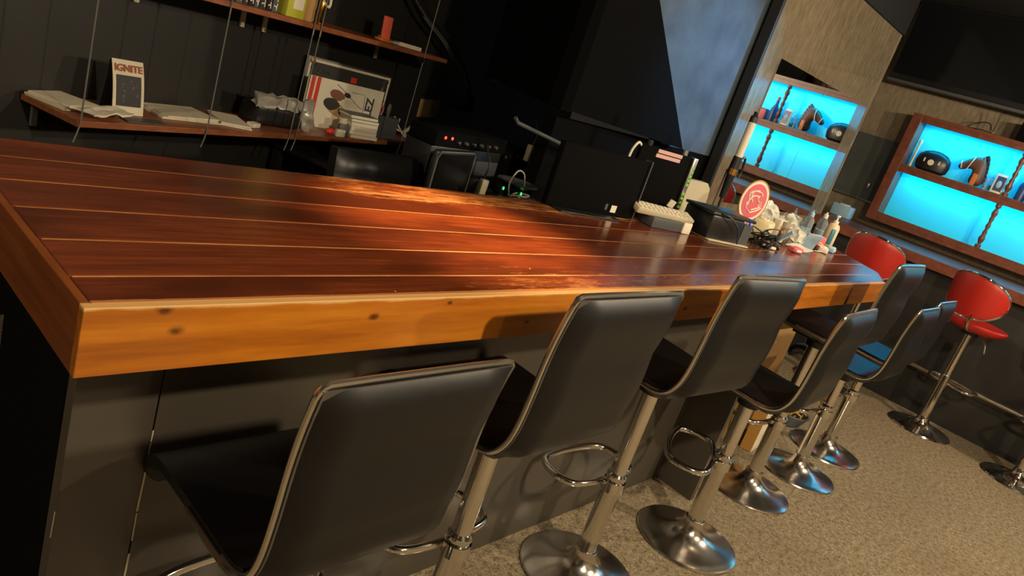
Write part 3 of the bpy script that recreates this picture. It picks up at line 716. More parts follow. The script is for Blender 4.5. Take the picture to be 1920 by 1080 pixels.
#PART2
# ------------------------------------------------------------------ wall shelves behind the counter
def cyl_between(bm, a, b_, r, seg=8): return tube(bm, [a, b_], r, seg)
def wall_shelf(name, label, u0, u1, z, brackets, white):
    t = thing(name, label, 'shelf', SW((u0 + u1) / 2, 0.15, z))
    bm = B(); sbox(bm, u0, u1, 0.0, 0.295, z - 0.022, z, 0.002); o = obj('board', bm, M_shelf, None, flat=True)
    # keep the grain along the board
    o.parent = t; o.location = Vector(o.location) - Vector(t.location)
    for u in brackets:
        bm = B(); sbox(bm, u - 0.011, u + 0.011, 0.285, 0.297, z - 0.11, z - 0.023, 0.002); sbox(bm, u - 0.011, u + 0.011, 0.12, 0.285, z - 0.030, z - 0.0225); obj('bracket', bm, white, t, flat=True)
    return t
wall_shelf('wall_shelf', 'lower brown wall shelf behind the counter, carrying papers and records', -0.47, 1.72, 0.845, (-0.52 + 0.1, 0.30, 0.78, 1.45), M_cable)
wall_shelf('wall_shelf', 'upper brown wall shelf behind the counter, hung above the first', -0.62, 1.66, 1.333, (-0.10, 0.42, 0.55, 1.40), M_white)
t = thing('hanging_wire', 'thin grey wires holding the two wall shelves, running up to the ceiling', 'wire', SW(0.5, 0.0, 0.84))
for u in (-0.465, 0.056, 0.52, 0.565, 1.41):
    bm = B(); p = [SW(u, -0.006, 0.80), SW(u, -0.006, 1.4), SW(u, -0.006, ZC)]
    tube(bm, [SW(u - 0.02, -0.01, 0.775), SW(u - 0.008, -0.008, 0.81)] + [SW(u, -0.006, 0.84), p[1], p[2]], 0.0028, 6); obj('wire', bm, M_cable, t)
    bm = B(); tube(bm, [SW(u, -0.006, 1.285), SW(u, -0.006, 1.312)], 0.007, 8); obj('wire_clamp', bm, M_chrome, t)

ZS = 0.846
def on_shelf(name, label, cat, u, w_, z, rz=0, group=None): return thing(name, label, cat, SW(u, w_, z), AZ + rz, group)
# tent calendar with the printed heading
t = on_shelf('tent_card', 'curved standing card reading IGNITE with a dark photo, on the lower wall shelf', 'card', -0.195, 0.165, ZS, -0.1)
def curve_sheet(bm, w_, h, lean, bow, th, y0=0.0, dz=0, z0=0.0, n=10, x0=None):
    a = []; 
    for k in range(n + 1):
        f = k / n; z = z0 + (h - z0) * f; F = z / dz if dz else f
        y = y0 + lean * F - bow * math.sin(F * PI / 2 + 0) * 1.0
        a.append((y, z))
    x0_, x1_ = (-w_ / 2, w_ / 2) if x0 is None else x0
    v = [[bm.verts.new((x, y + o_, z)) for x in (x0_, x1_) for o_ in (0, th)] for y, z in a]
    for r, q in zip(v, v[1:]):
        bm.faces.new((r[0], r[2], q[2], q[0])); bm.faces.new((r[1], q[1], q[3], r[3])); bm.faces.new((r[0], q[0], q[1], r[1])); bm.faces.new((r[2], r[3], q[3], q[2]))
    bm.faces.new((v[0][0], v[0][1], v[0][3], v[0][2])); bm.faces.new((v[-1][0], v[-1][2], v[-1][3], v[-1][1]))
    return bm
bm = B(); curve_sheet(bm, 0.118, 0.185, 0.085, 0.035, 0.002, -0.05, 0.185); obj('front_sheet', bm, M_paper, t, local=True)
bm = B(); curve_sheet(bm, 0.118, 0.183, -0.045, 0.0, 0.002, 0.052, 0.183); obj('rear_sheet', bm, M_ink, t, local=True)
bm = B(); curve_sheet(bm, 0.094, 0.135, 0.085, 0.035, 0.0012, -0.0520, 0.185, 0.03, 8); obj('printed_photo', bm, M_ink, t, local=True)
text_mesh('heading', 'IGNITE', 0.034, M_rust, t, (0, -0.0150, 0.158), (math.radians(69), 0, 0), 0.0006, 0.0010)
rr = random.Random(5)
for k in range(9):
    z = 0.045 + rr.random() * 0.075; F = z / 0.185
    y = -0.0525 + 0.085 * F - 0.035 * math.sin(F * PI / 2)
    bm = B(); sphere(bm, (rr.uniform(-0.035, 0.035), y, z), (rr.uniform(0.003, 0.007), 0.0008, rr.uniform(0.003, 0.009)), 8); o = obj('pictured_face', bm, M_graypl, t, local=True)
# papers
def sheet(name, label, cat, u, w_, sx, sy, rz, m, th=0.006, z=ZS, amp=0.0, parts=1):
    t = on_shelf(name, label, cat, u, w_, z, rz)
    for k in range(parts):
        bm = B(); box(bm, (0.004 * k * (-1) ** k, 0.003 * k, th * (k + 0.5)), (sx - 0.006 * k, sy - 0.004 * k, th * 0.92), (0, 0, 0.05 * k))
        if amp: bmesh.ops.subdivide_edges(bm, edges=bm.edges[:], cuts=6, use_grid_fill=True); crumple(bm, amp, k + 2, 14)
        obj(['page', 'cover'][k % 2] if parts > 1 else 'sheet', bm, m if k % 2 == 0 else M_paper, t, local=True, flat=not amp)
    return t
sheet('paper_stack', 'stack of yellowed papers at the left end of the lower shelf', 'papers', -0.385, 0.20, 0.15, 0.17, 0.15, M_paper, 0.006, parts=3)
t = on_shelf('crumpled_paper', 'crumpled cream paper sheet in front of the paper stack', 'paper', -0.335, 0.065, ZS + 0.004, 0.2)
bm = B(); box(bm, (0, 0, 0.012), (0.20, 0.09, 0.006)); bmesh.ops.subdivide_edges(bm, edges=bm.edges[:], cuts=9, use_grid_fill=True); crumple(bm, 0.016, 4, 22); obj('sheet', bm, M_white, t, local=True)
for v in [t.children[0]]: v.location.z = 0.004
sheet('flyer', 'grey folded flyer lying before the standing card', 'paper', -0.19, 0.045, 0.15, 0.06, -0.1, M_graypl, 0.003)
sheet('magazine', 'wide closed magazine lying flat right of the standing card', 'magazine', 0.075, 0.175, 0.26, 0.18, -0.12, M_paper, 0.005, parts=3)
sheet('notebook', 'pale notebook lying flat left of the foil bag', 'notebook', 0.30, 0.13, 0.13, 0.20, -0.5, M_paper, 0.007, parts=2)
# foil bag
t = on_shelf('foil_bag', 'black bag with crinkled silver foil top lying on the lower shelf', 'bag', 0.565, 0.15, ZS, -0.15)
bm = B(); box(bm, (0, 0, 0.048), (0.28, 0.13, 0.096), bev=0.02); bmesh.ops.subdivide_edges(bm, edges=bm.edges[:], cuts=3, use_grid_fill=True); crumple(bm, 0.010, 2, 15)
for v in bm.verts: v.co.z = max(v.co.z, 0.001)
obj('bag_body', bm, M_plastic, t, local=True)
bm = B(); box(bm, (-0.03, -0.052, 0.112), (0.24, 0.035, 0.050), (0.2, 0.03, 0)); bmesh.ops.subdivide_edges(bm, edges=bm.edges[:], cuts=7, use_grid_fill=True); crumple(bm, 0.012, 6, 34); obj('foil_band', bm, M_foil, t, local=True)
bm = B(); box(bm, (0.125, -0.075, 0.078), (0.065, 0.02, 0.15), (0.1, -0.45, 0)); bmesh.ops.subdivide_edges(bm, edges=bm.edges[:], cuts=7, use_grid_fill=True); crumple(bm, 0.014, 9, 34)
for v in bm.verts: v.co.z = max(v.co.z, 0.002)
obj('foil_corner', bm, M_foil, t, local=True)
sheet('eraser', 'small pale block beside the foil bag', 'block', 0.385, 0.08, 0.05, 0.035, 0.2, M_white, 0.02)
# frame and record
PH = -0.36
t = on_shelf('picture_frame', 'large silver-edged frame with dark ornamental print behind the record sleeve', 'frame', 1.085, 0.185, ZS, PH)
L = math.radians(-4)
W_, H_ = 0.50, 0.322
for k, (a, m, y) in enumerate(((0.0, M_silver, 0.0), (0.010, M_paper, -0.004), (0.022, M_ink, -0.006))):
    bm = B(); box(bm, (0, y, H_ / 2), (W_ - 2 * a, 0.014 - 0.0, H_ - 2 * a), (0, 0, 0)); obj(['frame_border', 'mat_border', 'dark_print'][k], bm, m, t, local=True, flat=True)
rr = random.Random(11)
bm = B()
for sx in (-1, 1):
    for k in range(16):
        cx, cz = sx * rr.uniform(0.13, 0.215), rr.uniform(0.12, 0.285)
        tube(bm, [(cx + 0.016 * math.cos(a), -0.0140, cz + 0.013 * math.sin(a * 1.7)) for a in [i * 0.9 for i in range(7)]], 0.0016, 4, smooth=2)
o = obj('line_ornament', bm, M_silver, t, local=True); o['kind'] = 'stuff'
bm = B(); box(bm, (0.02, -0.0140, 0.255), (0.035, 0.002, 0.028)); obj('red_mark', bm, M_redp, t, local=True)
for x in (-0.235, -0.215): 
    bm = B(); box(bm, (x, -0.0145, 0.302), (0.007, 0.002, 0.018)); obj('gold_corner', bm, M_gold, t, local=True)
t = on_shelf('record_sleeve', 'square white record sleeve with two red stripes down its left side', 'record', 1.01, 0.125, ZS, PH)
W_, H_ = 0.44, 0.243
bm = B(); box(bm, (0, 0, H_ / 2), (W_, 0.006, H_)); obj('sleeve', bm, M_white, t, local=True, flat=True)
for x in (-0.192, -0.162):
    bm = B(); box(bm, (x, -0.0036, H_ / 2), (0.020, 0.0012, H_ - 0.002)); o = obj('red_stripe', bm, M_redp, t, local=True, flat=True)
for c, s, m in [((-0.045, -0.0042, 0.175), (0.045, 0.001, 0.025), M_skin), ((-0.065, -0.0044, 0.125), (0.05, 0.001, 0.03), M_ink), ((0.035, -0.0046, 0.135), (0.06, 0.001, 0.026), M_paper), ((-0.02, -0.0041, 0.10), (0.075, 0.001, 0.03), M_card), ((0.01, -0.0040, 0.185), (0.02, 0.001, 0.012), M_ink)]:
    bm = B(); sphere(bm, c, s, 16, (0, 0.25, 0)); obj('printed_figure', bm, m, t, local=True)
bm = B(); tube(bm, [(-0.06, -0.004, 0.228), (0.0, -0.004, 0.195), (0.07, -0.004, 0.15), (0.11, -0.004, 0.13)], 0.0015, 4, smooth=2); tube(bm, [(0.03, -0.004, 0.205), (0.11, -0.004, 0.205), (0.12, -0.004, 0.11)], 0.0013, 4); o = obj('printed_lines', bm, M_graypl, t, local=True); o['kind'] = 'stuff'
text_mesh('lettering', 'ALEZ', 0.062, M_graypl, t, (0.150, -0.0042, 0.125), (PI / 2, -PI / 2, 0), 0.0005, 0.002)
bm = B(); sphere(bm, (0, 0, 0), (0.03, 0.02, 0.016), 12); crumple(bm, 0.004, 3, 30)
for v in bm.verts: v.co += Vector(SW(0.86, 0.05, ZS + 0.015))
tag(obj('red_candy', bm, M_redp), 'small red crumpled wrapper at the foot of the record sleeve', 'wrapper')
# paperbacks in a lying stack
rr = random.Random(8); z = ZS
for k in range(6):
    th = rr.uniform(0.016, 0.022); 
    lab = ['lowest cream paperback of the lying stack by the record sleeve', 'second cream paperback from the bottom of the lying stack', 'third cream paperback from the bottom of the lying stack', 'fourth cream paperback from the bottom of the lying stack', 'blue-covered paperback in the lying stack', 'topmost grey paperback of the lying stack'][k]
    t = on_shelf('paperback', lab, 'book', 1.075 - 0.004 * k + rr.uniform(-0.006, 0.006), 0.045, z, -0.25 + rr.uniform(-0.05, 0.05), 'paperbacks lying by the record')
    bm = B(); box(bm, (0, 0, th / 2), (0.168, 0.105, th * 0.8)); obj('pages', bm, M_white, t, local=True, flat=True)
    bm = B(); box(bm, (0, 0.001, th * 0.06), (0.172, 0.108, th * 0.1)); box(bm, (0, 0.001, th * 0.94), (0.172, 0.108, th * 0.1)); box(bm, (0, 0.0545, th / 2), (0.172, 0.001, th)); obj('cover', bm, [M_paper, M_paper, M_paper, M_paper, M_teal, M_graypl][k], t, local=True, flat=True)
    z += th + 0.0005
for k, (u, w_, h, m) in enumerate([(0.93, 0.03, 0.06, M_graypl), (0.90, 0.02, 0.035, M_white), (0.955, 0.055, 0.085, M_paper)]):
    t = on_shelf('cassette', ['small dark case standing by the lying books', 'small white case in front of the record stripes', 'small pale case leaning on the lying books'][k], 'case', u, w_, ZS, -0.4 + 0.3 * k)
    bm = B(); box(bm, (0, 0, h / 2), (0.055, 0.022, h), bev=0.003); obj('case', bm, m, t, local=True)
# pen holder
t = on_shelf('pen_holder', 'dark grey desk holder with tools right of the lying books', 'holder', 1.30, 0.09, ZS, -0.25)
for sx, wd in ((-0.055, 0.088), (0.045, 0.10)):
    bm = B(); bx(bm, sx - wd / 2, sx + wd / 2, -0.045, -0.042, 0, 0.115); bx(bm, sx - wd / 2, sx + wd / 2, 0.042, 0.045, 0, 0.115)
    bx(bm, sx - wd / 2, sx - wd / 2 + 0.003, -0.042, 0.042, 0, 0.115); bx(bm, sx + wd / 2 - 0.003, sx + wd / 2, -0.042, 0.042, 0, 0.115); bx(bm, sx - wd / 2, sx + wd / 2, -0.042, 0.042, 0, 0.003)
    obj('compartment', bm, M_graypl, t, local=True, flat=True)
t = on_shelf('scissors', 'scissors with dark pink handles standing in the holder', 'scissors', 1.265, 0.08, ZS + 0.004, -0.25)
bm = B(); tube(bm, [(0, 0, 0.0), (0, 0, 0.12)], 0.004, 6); obj('blade', bm, M_silver, t, local=True)
for sx in (-1, 1):
    bm = B(); tube(bm, [(sx * 0.012 + 0.011 * math.cos(a), 0, 0.142 + 0.022 * math.sin(a)) for a in [i * PI / 6 for i in range(12)]], 0.0035, 6, closed=True); obj('handle', bm, M_pink, t, local=True)
t = on_shelf('brush', 'grey rounded brush handle standing in the holder', 'brush', 1.345, 0.08, ZS + 0.004, -0.25)
bm = B(); sphere(bm, (0, 0, 0.145), (0.015, 0.01, 0.035), 14); tube(bm, [(0, 0, 0.0), (0, 0, 0.12)], 0.008, 8); obj('handle', bm, M_cable, t, local=True)
t = on_shelf('charging_cable', 'tangled pale charging cable at the right end of the lower shelf', 'cable', 1.56, 0.13, ZS)
bm = B(); tube(bm, [(-0.10, -0.02, 0.11), (-0.05, -0.04, 0.05), (0.0, -0.05, 0.012), (0.06, -0.05, 0.008), (0.08, 0.0, 0.01), (0.04, 0.04, 0.03), (0.02, 0.02, 0.09)], 0.005, 8, smooth=5); obj('cord', bm, M_white, t, local=True)
bm = B(); tube(bm, [(0.02, -0.02, 0.02), (0.06, -0.03, 0.05), (0.12, -0.03, 0.085)], 0.011, 8); obj('plug', bm, M_beigepl, t, local=True)
t = on_shelf('sticky_note', 'square kraft-coloured note stuck on the black wall above the cable', 'note', 2.10, 0.297, 0.93, 0.0)
bm = B(); box(bm, (0, 0, 0.062), (0.235, 0.003, 0.115), (0, -0.04, 0)); obj('note', bm, M_note, t, local=True, flat=True)
# upper shelf things
ZU = 1.334
rr = random.Random(2); u = 0.055
for k in range(9):
    th = [0.030, 0.022, 0.034, 0.026, 0.030, 0.024, 0.036, 0.028, 0.034][k]
    t = on_shelf('disc_case', '%s dark spine in the row of cases on the upper shelf' % ['first', 'second', 'third', 'fourth', 'fifth', 'sixth', 'seventh', 'eighth', 'ninth'][k], 'case', u + th / 2, 0.10, ZU, 0, 'dark spined cases on the upper shelf')
    bm = B(); box(bm, (0, 0, 0.085), (th - 0.002, 0.13, 0.17)); obj('case', bm, [M_ink, M_plastic, M_graypl][k % 3], t, local=True, flat=True)
    bm = B()
    for q in range(5): 
        a = rr.uniform(-0.6, 0.6); box(bm, (0, -0.0655, 0.022 + q * 0.032), (th * 0.55, 0.001, 0.005), (0, a, 0)); box(bm, (th * 0.22, -0.0655, 0.022 + q * 0.032), (0.004, 0.001, 0.026), (0, a * 0.3, 0))
    o = obj('spine_print', bm, M_white if k % 3 else M_paper, t, local=True, flat=True); o['kind'] = 'stuff'
    u += th + 0.002
t = on_shelf('carton', 'yellow-green carton with a pale picture panel on the upper shelf', 'box', 0.415, 0.055, ZU, 0)
bm = B(); box(bm, (0, 0, 0.09), (0.105, 0.08, 0.18), bev=0.002); obj('carton_body', bm, M_yellow, t, local=True)
bm = B(); box(bm, (0.008, -0.0405, 0.085), (0.06, 0.002, 0.10)); obj('picture_panel', bm, M_white, t, local=True)
bm = B(); box(bm, (0.004, -0.042, 0.10), (0.035, 0.0015, 0.04)); obj('picture', bm, M_skin, t, local=True)
t = on_shelf('ornate_bottle', 'amber ribbed bottle beside the yellow-green carton', 'bottle', 0.515, 0.05, ZU, 0)
bm = B(); lathe(bm, [(0.034, 0), (0.038, 0.01), (0.036, 0.05), (0.040, 0.07), (0.035, 0.12), (0.018, 0.16), (0.013, 0.21), (0, 0.21)], 10); obj('bottle_body', bm, M_card, t, local=True)
bm = B(); lathe(bm, [(0.015, 0.205), (0.016, 0.235), (0, 0.236)], 12); obj('cap', bm, M_gold, t, local=True)
t = on_shelf('figurine', 'small pale gold figurine right of the amber bottle', 'figurine', 0.60, 0.05, ZU, 0)
bm = B(); lathe(bm, [(0.022, 0), (0.024, 0.008), (0.010, 0.02), (0.016, 0.06), (0.020, 0.09), (0.010, 0.12), (0.015, 0.14), (0.013, 0.165), (0, 0.175)], 14); obj('figure_body', bm, M_gold, t, local=True)
bm = B(); tube(bm, [(-0.012, -0.01, 0.10), (0.02, -0.025, 0.08), (0.028, -0.02, 0.12)], 0.006, 6, smooth=3); obj('arm', bm, M_white, t, local=True)
t = on_shelf('card_stand', 'coral red card standing in a clip on the upper shelf', 'card', 1.15, 0.09, ZU, -0.1)
bm = B(); box(bm, (0.006, 0, 0.066), (0.062, 0.012, 0.11), (-0.08, 0, 0), 0.003); obj('card', bm, M_pink if False else mat('coral', (0.75, 0.13, 0.07), 0.5), t, local=True)
bm = B(); box(bm, (-0.01, -0.01, 0.007), (0.09, 0.05, 0.013), (0, 0, 0.2), 0.002); obj('foot', bm, M_orange, t, local=True)
t = on_shelf('album', 'dark flat album with pale page edges lying right of the coral card', 'book', 1.33, 0.11, ZU, -0.15)
bm = B(); box(bm, (0, 0, 0.012), (0.17, 0.16, 0.020)); obj('pages', bm, M_paper, t, local=True, flat=True)
bm = B(); box(bm, (-0.01, 0, 0.0245), (0.19, 0.165, 0.005)); obj('cover', bm, M_plastic, t, local=True, flat=True)

# ------------------------------------------------------------------ desk corner behind the counter
t = thing('side_desk', 'black desk behind the counter under the wall shelf', 'desk', (2.35, 1.75, 0))
bm = B(); sbox(bm, 0.72, 2.9, -0.50, 0.28, 0.715, 0.74, 0.003); obj('desk_top', bm, M_plastic, t, flat=True)
for u, w_ in ((0.76, -0.46), (0.76, 0.24), (2.86, -0.46), (2.86, 0.24)):
    bm = B(); sbox(bm, u - 0.02, u + 0.02, w_ - 0.02, w_ + 0.02, 0, 0.714); obj('leg', bm, M_plastic, t, flat=True)
t = thing('equipment_rack', 'black audio rack with two red lights behind the counter', 'rack', (1.86, 1.50, 0.741), 0.18)
bm = B(); bx(bm, -0.25, 0.25, -0.16, -0.02, 0, 0.315, 0.004); obj('cabinet', bm, M_plastic, t, local=True)
bm = B(); bx(bm, -0.255, 0.255, -0.172, -0.03, 0.318, 0.378, 0.004); obj('amplifier', bm, M_dark, t, local=True)
for x in (-0.20, -0.155):
    bm = B(); sphere(bm, (x, -0.174, 0.355), (0.0065, 0.004, 0.0065), 10); obj('red_light', bm, M_ledr, t, local=True)
for k in range(6):
    bm = B(); lathe(bm, [(0.008, 0), (0.007, 0.012), (0, 0.013)], 12, Matrix.Translation((-0.11 + k * 0.055, -0.172, 0.342)) @ Matrix.Rotation(PI / 2, 4, 'X')); obj('knob', bm, M_graypl if k % 2 else M_silver, t, local=True)
for z in (0.08, 0.16, 0.24):
    bm = B(); bx(bm, -0.235, 0.235, -0.168, -0.160, z - 0.032, z + 0.032, 0.002); obj('rack_panel', bm, M_graypl, t, local=True)
t = thing('mixer', 'low black mixer with pale buttons right of the audio rack', 'mixer', (2.30, 1.66, 0.741), 0.2)
bm = B(); bx(bm, -0.22, 0.22, -0.14, 0.14, 0, 0.32, 0.005); obj('case', bm, M_dark, t, local=True)
for k in range(7):
    bm = B(); box(bm, (-0.12 + 0.035 * k, -0.143, 0.285 - (k % 2) * 0.006), (0.009, 0.008, 0.014)); obj('button', bm, [M_graypl, M_silver, M_gold][k % 3], t, local=True)
t = thing('monitor', 'black monitor with rounded grey rim behind the counter beside the office chair', 'monitor', (1.68, 1.20, 0.741), 0.30)
bm = B(); box(bm, (0, 0, 0.215), (0.30, 0.025, 0.235), bev=0.012, seg=3); obj('casing', bm, M_plastic, t, local=True)
bm = B(); box(bm, (0, -0.0135, 0.215), (0.27, 0.003, 0.205)); obj('screen', bm, M_screen, t, local=True)
pts = [(-0.143, -0.012, 0.11), (-0.143, -0.012, 0.30), (-0.128, -0.012, 0.326), (0.128, -0.012, 0.326), (0.143, -0.012, 0.31), (0.143, -0.012, 0.11)]
bm = B(); tube(bm, pts, 0.0035, 8); obj('rim', bm, M_cable, t, local=True)
bm = B(); lathe(bm, [(0.09, 0), (0.09, 0.008), (0.02, 0.014), (0.018, 0.10)], 20); obj('stand', bm, M_plastic, t, local=True)
for i, (p, s, rz, lab) in enumerate([((1.90, 1.22, 0.895), (0.05, 0.025, 0.075), 0.2, 'pale power adapter hanging right of the monitor'), ((2.52, 1.55, 1.01), (0.075, 0.03, 0.085), 0.2, 'pale plug block hanging on the black wall below the boom')]):
    t = thing('power_adapter', lab, 'adapter', p, rz)
    bm = B(); box(bm, (0, 0, s[2] / 2), s, (0, 0.05, 0), 0.006); obj('block', bm, M_beigepl, t, local=True)
    bm = B(); tube(bm, [(0.0, 0, 0.0), (-0.012, 0, -0.04), (-0.02, 0.005, -0.12), (-0.02, 0.01, 0.742 - p[2])] if i == 0 else [(0.015, 0, 0), (0.02, 0, -0.05), (0.0, 0.02, -0.20), (0.0, 0.02, 0.742 - p[2])], 0.005, 8, smooth=4); obj('cord', bm, M_beigepl if i == 0 else M_cable, t, local=True)
    bm = B(); tube(bm, [(0.01, 0.01, s[2]), (0.02, 0.01, s[2] + 0.06), (0.03, 0.05, s[2] + 0.12)], 0.004, 8, smooth=4); obj('upper_cord', bm, M_bcable, t, local=True)
t = thing('router', 'black router with two green lights and a coiled pale cable behind the counter', 'router', (2.10, 1.25, 0.741), 0.1)
bm = B(); box(bm, (0, 0, 0.08), (0.34, 0.12, 0.16), bev=0.006); box(bm, (0, 0.0, 0.168), (0.30, 0.10, 0.012), bev=0.003); obj('housing', bm, M_plastic, t, local=True)
for x, z in ((-0.085, 0.205), (0.055, 0.186)):
    bm = B(); bx(bm, x - 0.012, x + 0.012, -0.03, 0.01, 0.174, z + 0.012); obj('indicator_block', bm, M_plastic, t, local=True)
    bm = B(); sphere(bm, (x, -0.032, z), (0.0035, 0.003, 0.007), 10); obj('green_light', bm, M_ledg, t, local=True)
bm = B(); tube(bm, [(-0.03, -0.03, 0.175), (-0.05, -0.03, 0.23), (-0.01, -0.025, 0.285), (0.05, -0.02, 0.27), (0.075, -0.02, 0.21), (0.10, 0.0, 0.177)], 0.0035, 8, smooth=6); tube(bm, [(-0.03, -0.04, 0.177), (0.02, -0.05, 0.182), (0.07, -0.045, 0.177), (0.12, -0.03, 0.180), (0.05, -0.02, 0.186), (-0.01, -0.03, 0.180)], 0.004, 8, smooth=5); obj('coiled_cable', bm, M_white, t, local=True)
t = thing('headset_dish', 'blue-grey round shallow dish lying on the router', 'dish', (2.165, 1.27, 0.935), 0)
bm = B(); lathe(bm, [(0.02, 0), (0.07, 0.018), (0.095, 0.03), (0.09, 0.034), (0.06, 0.022), (0, 0.01)], 28); obj('dish', bm, M_graypl, t, local=True)
bm = B(); lathe(bm, [(0.018, -0.02), (0.02, 0.0)], 14); obj('foot', bm, M_plastic, t, local=True)
t = thing('boom_arm', 'thin dark grey metal boom arm leaning above the desk gear', 'stand', (2.66, 1.24, 0.741))
bm = B(); tube(bm, [(-0.715, -0.04, 0.505), (-0.695, -0.04, 0.487), (0.0, -0.04, 0.385)], 0.009, 10); obj('boom', bm, M_graypl, t, local=True)
bm = B(); tube(bm, [(0.0, -0.04, 0.40), (0.0, -0.0, 0.0)], 0.009, 10); obj('post', bm, M_plastic, t, local=True)
bm = B(); lathe(bm, [(0.08, 0.0), (0.08, 0.01), (0.012, 0.02)], 18); obj('foot', bm, M_plastic, t, local=True)
t = thing('gooseneck_cable', 'short pale cable with a plug curving up behind the counter edge', 'cable', (2.58, 1.18, 0.741))
bm = B(); tube(bm, [(-0.03, 0.02, 0.0), (-0.025, 0.02, 0.14), (0.0, 0.02, 0.22), (0.06, 0.02, 0.262)], 0.006, 8, smooth=5); obj('cord', bm, M_white, t, local=True)
bm = B(); box(bm, (0.085, 0.02, 0.272), (0.045, 0.02, 0.022), (0, -0.25, 0), 0.004); obj('plug', bm, M_white, t, local=True)
t = thing('cable_bundle', 'bundle of black cables running down the black wall right of the shelves', 'cables', SW(1.9, 0.2, 1.1))
rr = random.Random(4)
for k in range(7):
    o_ = rr.uniform(-0.06, 0.06)
    bm = B(); tube(bm, [SW(1.05 + o_, 0.22, 2.7), SW(1.36 + o_, 0.20, 1.80 + rr.uniform(-.03, .03)), SW(1.57 + o_ * 1.3, 0.18, 1.55), SW(1.90 + o_, 0.17, 1.42 + rr.uniform(-.02, .02)), SW(2.12 + o_ * 1.5, 0.17, 1.30), SW(2.32 + k * 0.02, 0.18, 1.17 - 0.01 * k), SW(2.42 + 0.03 * k, 0.26, 1.02)], 0.0075, 6, smooth=5); obj('cable', bm, M_cable if k % 4 == 0 else M_bcable, t)
bm = B(); box(bm, SW(2.70, 0.20, 1.262), (0.06, 0.03, 0.03), (0, 0.3, 0), 0.006); obj('cable_clip', bm, M_graypl, t)
# office chair
t = thing('office_chair', 'black padded office chair with horizontal stitching behind the counter', 'chair', (1.41, 1.25, 0), 0.05)
bm = B(); NX, NZ = 14, 24; g = {}
for L_ in (0, 1):
    for i in range(NX + 1):
        for j in range(NZ + 1):
            sx = -1 + 2 * i / NX; f = j / NZ; z = 0.53 + 0.46 * f
            ed = (1 - abs(sx) ** 6) ** 0.5 * (1 - abs(2 * f - 1) ** 8) ** 0.5
            puff = 0.012 + 0.030 * ed * (0.55 + 0.45 * abs(math.sin(f * PI * 5)))
            y = (-puff if L_ == 0 else 0.03) + 0.06 * f * f
            g[L_, i, j] = bm.verts.new((sx * (0.205 - 0.012 * f ** 6), y, z))
for i in range(NX):
    for j in range(NZ):
        bm.faces.new((g[0, i, j], g[0, i + 1, j], g[0, i + 1, j + 1], g[0, i, j + 1])); bm.faces.new((g[1, i, j], g[1, i, j + 1], g[1, i + 1, j + 1], g[1, i + 1, j]))
for j in range(NZ):
    for i in (0, NX): bm.faces.new((g[0, i, j], g[0, i, j + 1], g[1, i, j + 1], g[1, i, j]))
for i in range(NX):
    for j in (0, NZ): bm.faces.new((g[0, i, j], g[1, i, j], g[1, i + 1, j], g[0, i + 1, j]))
obj('backrest', bm, M_vinyl_shaded, t, local=True)
bm = B(); box(bm, (0, -0.22, 0.47), (0.46, 0.42, 0.09), bev=0.03, seg=3); obj('seat', bm, M_vinyl_lit, t, local=True)
bm = B(); box(bm, (0, 0.04, 0.52), (0.06, 0.02, 0.20)); obj('back_support', bm, M_plastic, t, local=True)
bm = B(); lathe(bm, [(0.025, 0.09), (0.025, 0.42)], 14); obj('column', bm, M_steel, t, local=True); t.children[-1].location.y = -0.2
for k in range(5):
    a = k * 2 * PI / 5
    bm = B(); tube(bm, [(0, -0.2, 0.10), (0.25 * math.cos(a), -0.2 + 0.25 * math.sin(a), 0.06)], 0.015, 8); obj('leg', bm, M_plastic, t, local=True)
    bm = B(); sphere(bm, (0.25 * math.cos(a), -0.2 + 0.25 * math.sin(a), 0.026), (0.02, 0.02, 0.026), 10); obj('castor', bm, M_plastic, t, local=True)
# beige chair farther back
t = thing('beige_chair', 'beige chair with a rounded back behind the printer', 'chair', (3.17, 1.0, 0), -0.1)
bm = B(); prism(bm, [(-0.16, 0.72), (0.16, 0.72), (0.16, 1.10), (0.145, 1.15), (0.11, 1.175), (-0.11, 1.175), (-0.145, 1.15), (-0.16, 1.10)], -0.02, 0.02, Matrix.Rotation(PI / 2, 4, 'X')); obj('backrest', bm, M_beigepl, t, local=True)
bm = B(); box(bm, (0, -0.0, 0.70), (0.34, 0.30, 0.05), bev=0.015); obj('seat', bm, M_beigepl, t, local=True)
for sx in (-1, 1):
    for sy in (-1, 1):
        bm = B(); tube(bm, [(sx * 0.14, sy * 0.12, 0), (sx * 0.13, sy * 0.11, 0.68)], 0.012, 8); obj('leg', bm, M_graypl, t, local=True)

# ------------------------------------------------------------------ things standing on the counter
ZK = HC + 0.0005
t = thing('flat_screen', 'black screen seen from behind with a silver edge, standing on the counter', 'screen', (1.80, 0.625, ZK), math.radians(-9))
bm = B(); box(bm, (0.015, 0, 0.114), (0.43, 0.03, 0.218), (0, 0, 0), 0.006); obj('rear_cover', bm, M_dark, t, local=True)
bm = B(); box(bm, (0.236, -0.004, 0.114), (0.005, 0.034, 0.226)); o = obj('silver_edge', bm, M_silver, t, local=True)
bm = B(); box(bm, (-0.02, 0.0, 0.0025), (0.30, 0.13, 0.005), bev=0.002); obj('foot_plate', bm, M_plastic, t, local=True)
for x, z, s, m in ((0.125, 0.030, (0.028, 0.001, 0.026), M_pink), (0.085, 0.034, (0.012, 0.001, 0.022), M_graypl)):
    bm = B(); box(bm, (x, -0.0158, z), s); obj('sticker', bm, M_white if m is M_pink else m, t, local=True)
t = thing('display_panel', 'black upright panel with pink stickers and a silver right rail with green print', 'panel', (2.235, 0.655, ZK), math.radians(-14))
bm = B(); box(bm, (0, 0, 0.155), (0.28, 0.02, 0.235), bev=0.004); obj('panel', bm, M_dark, t, local=True)
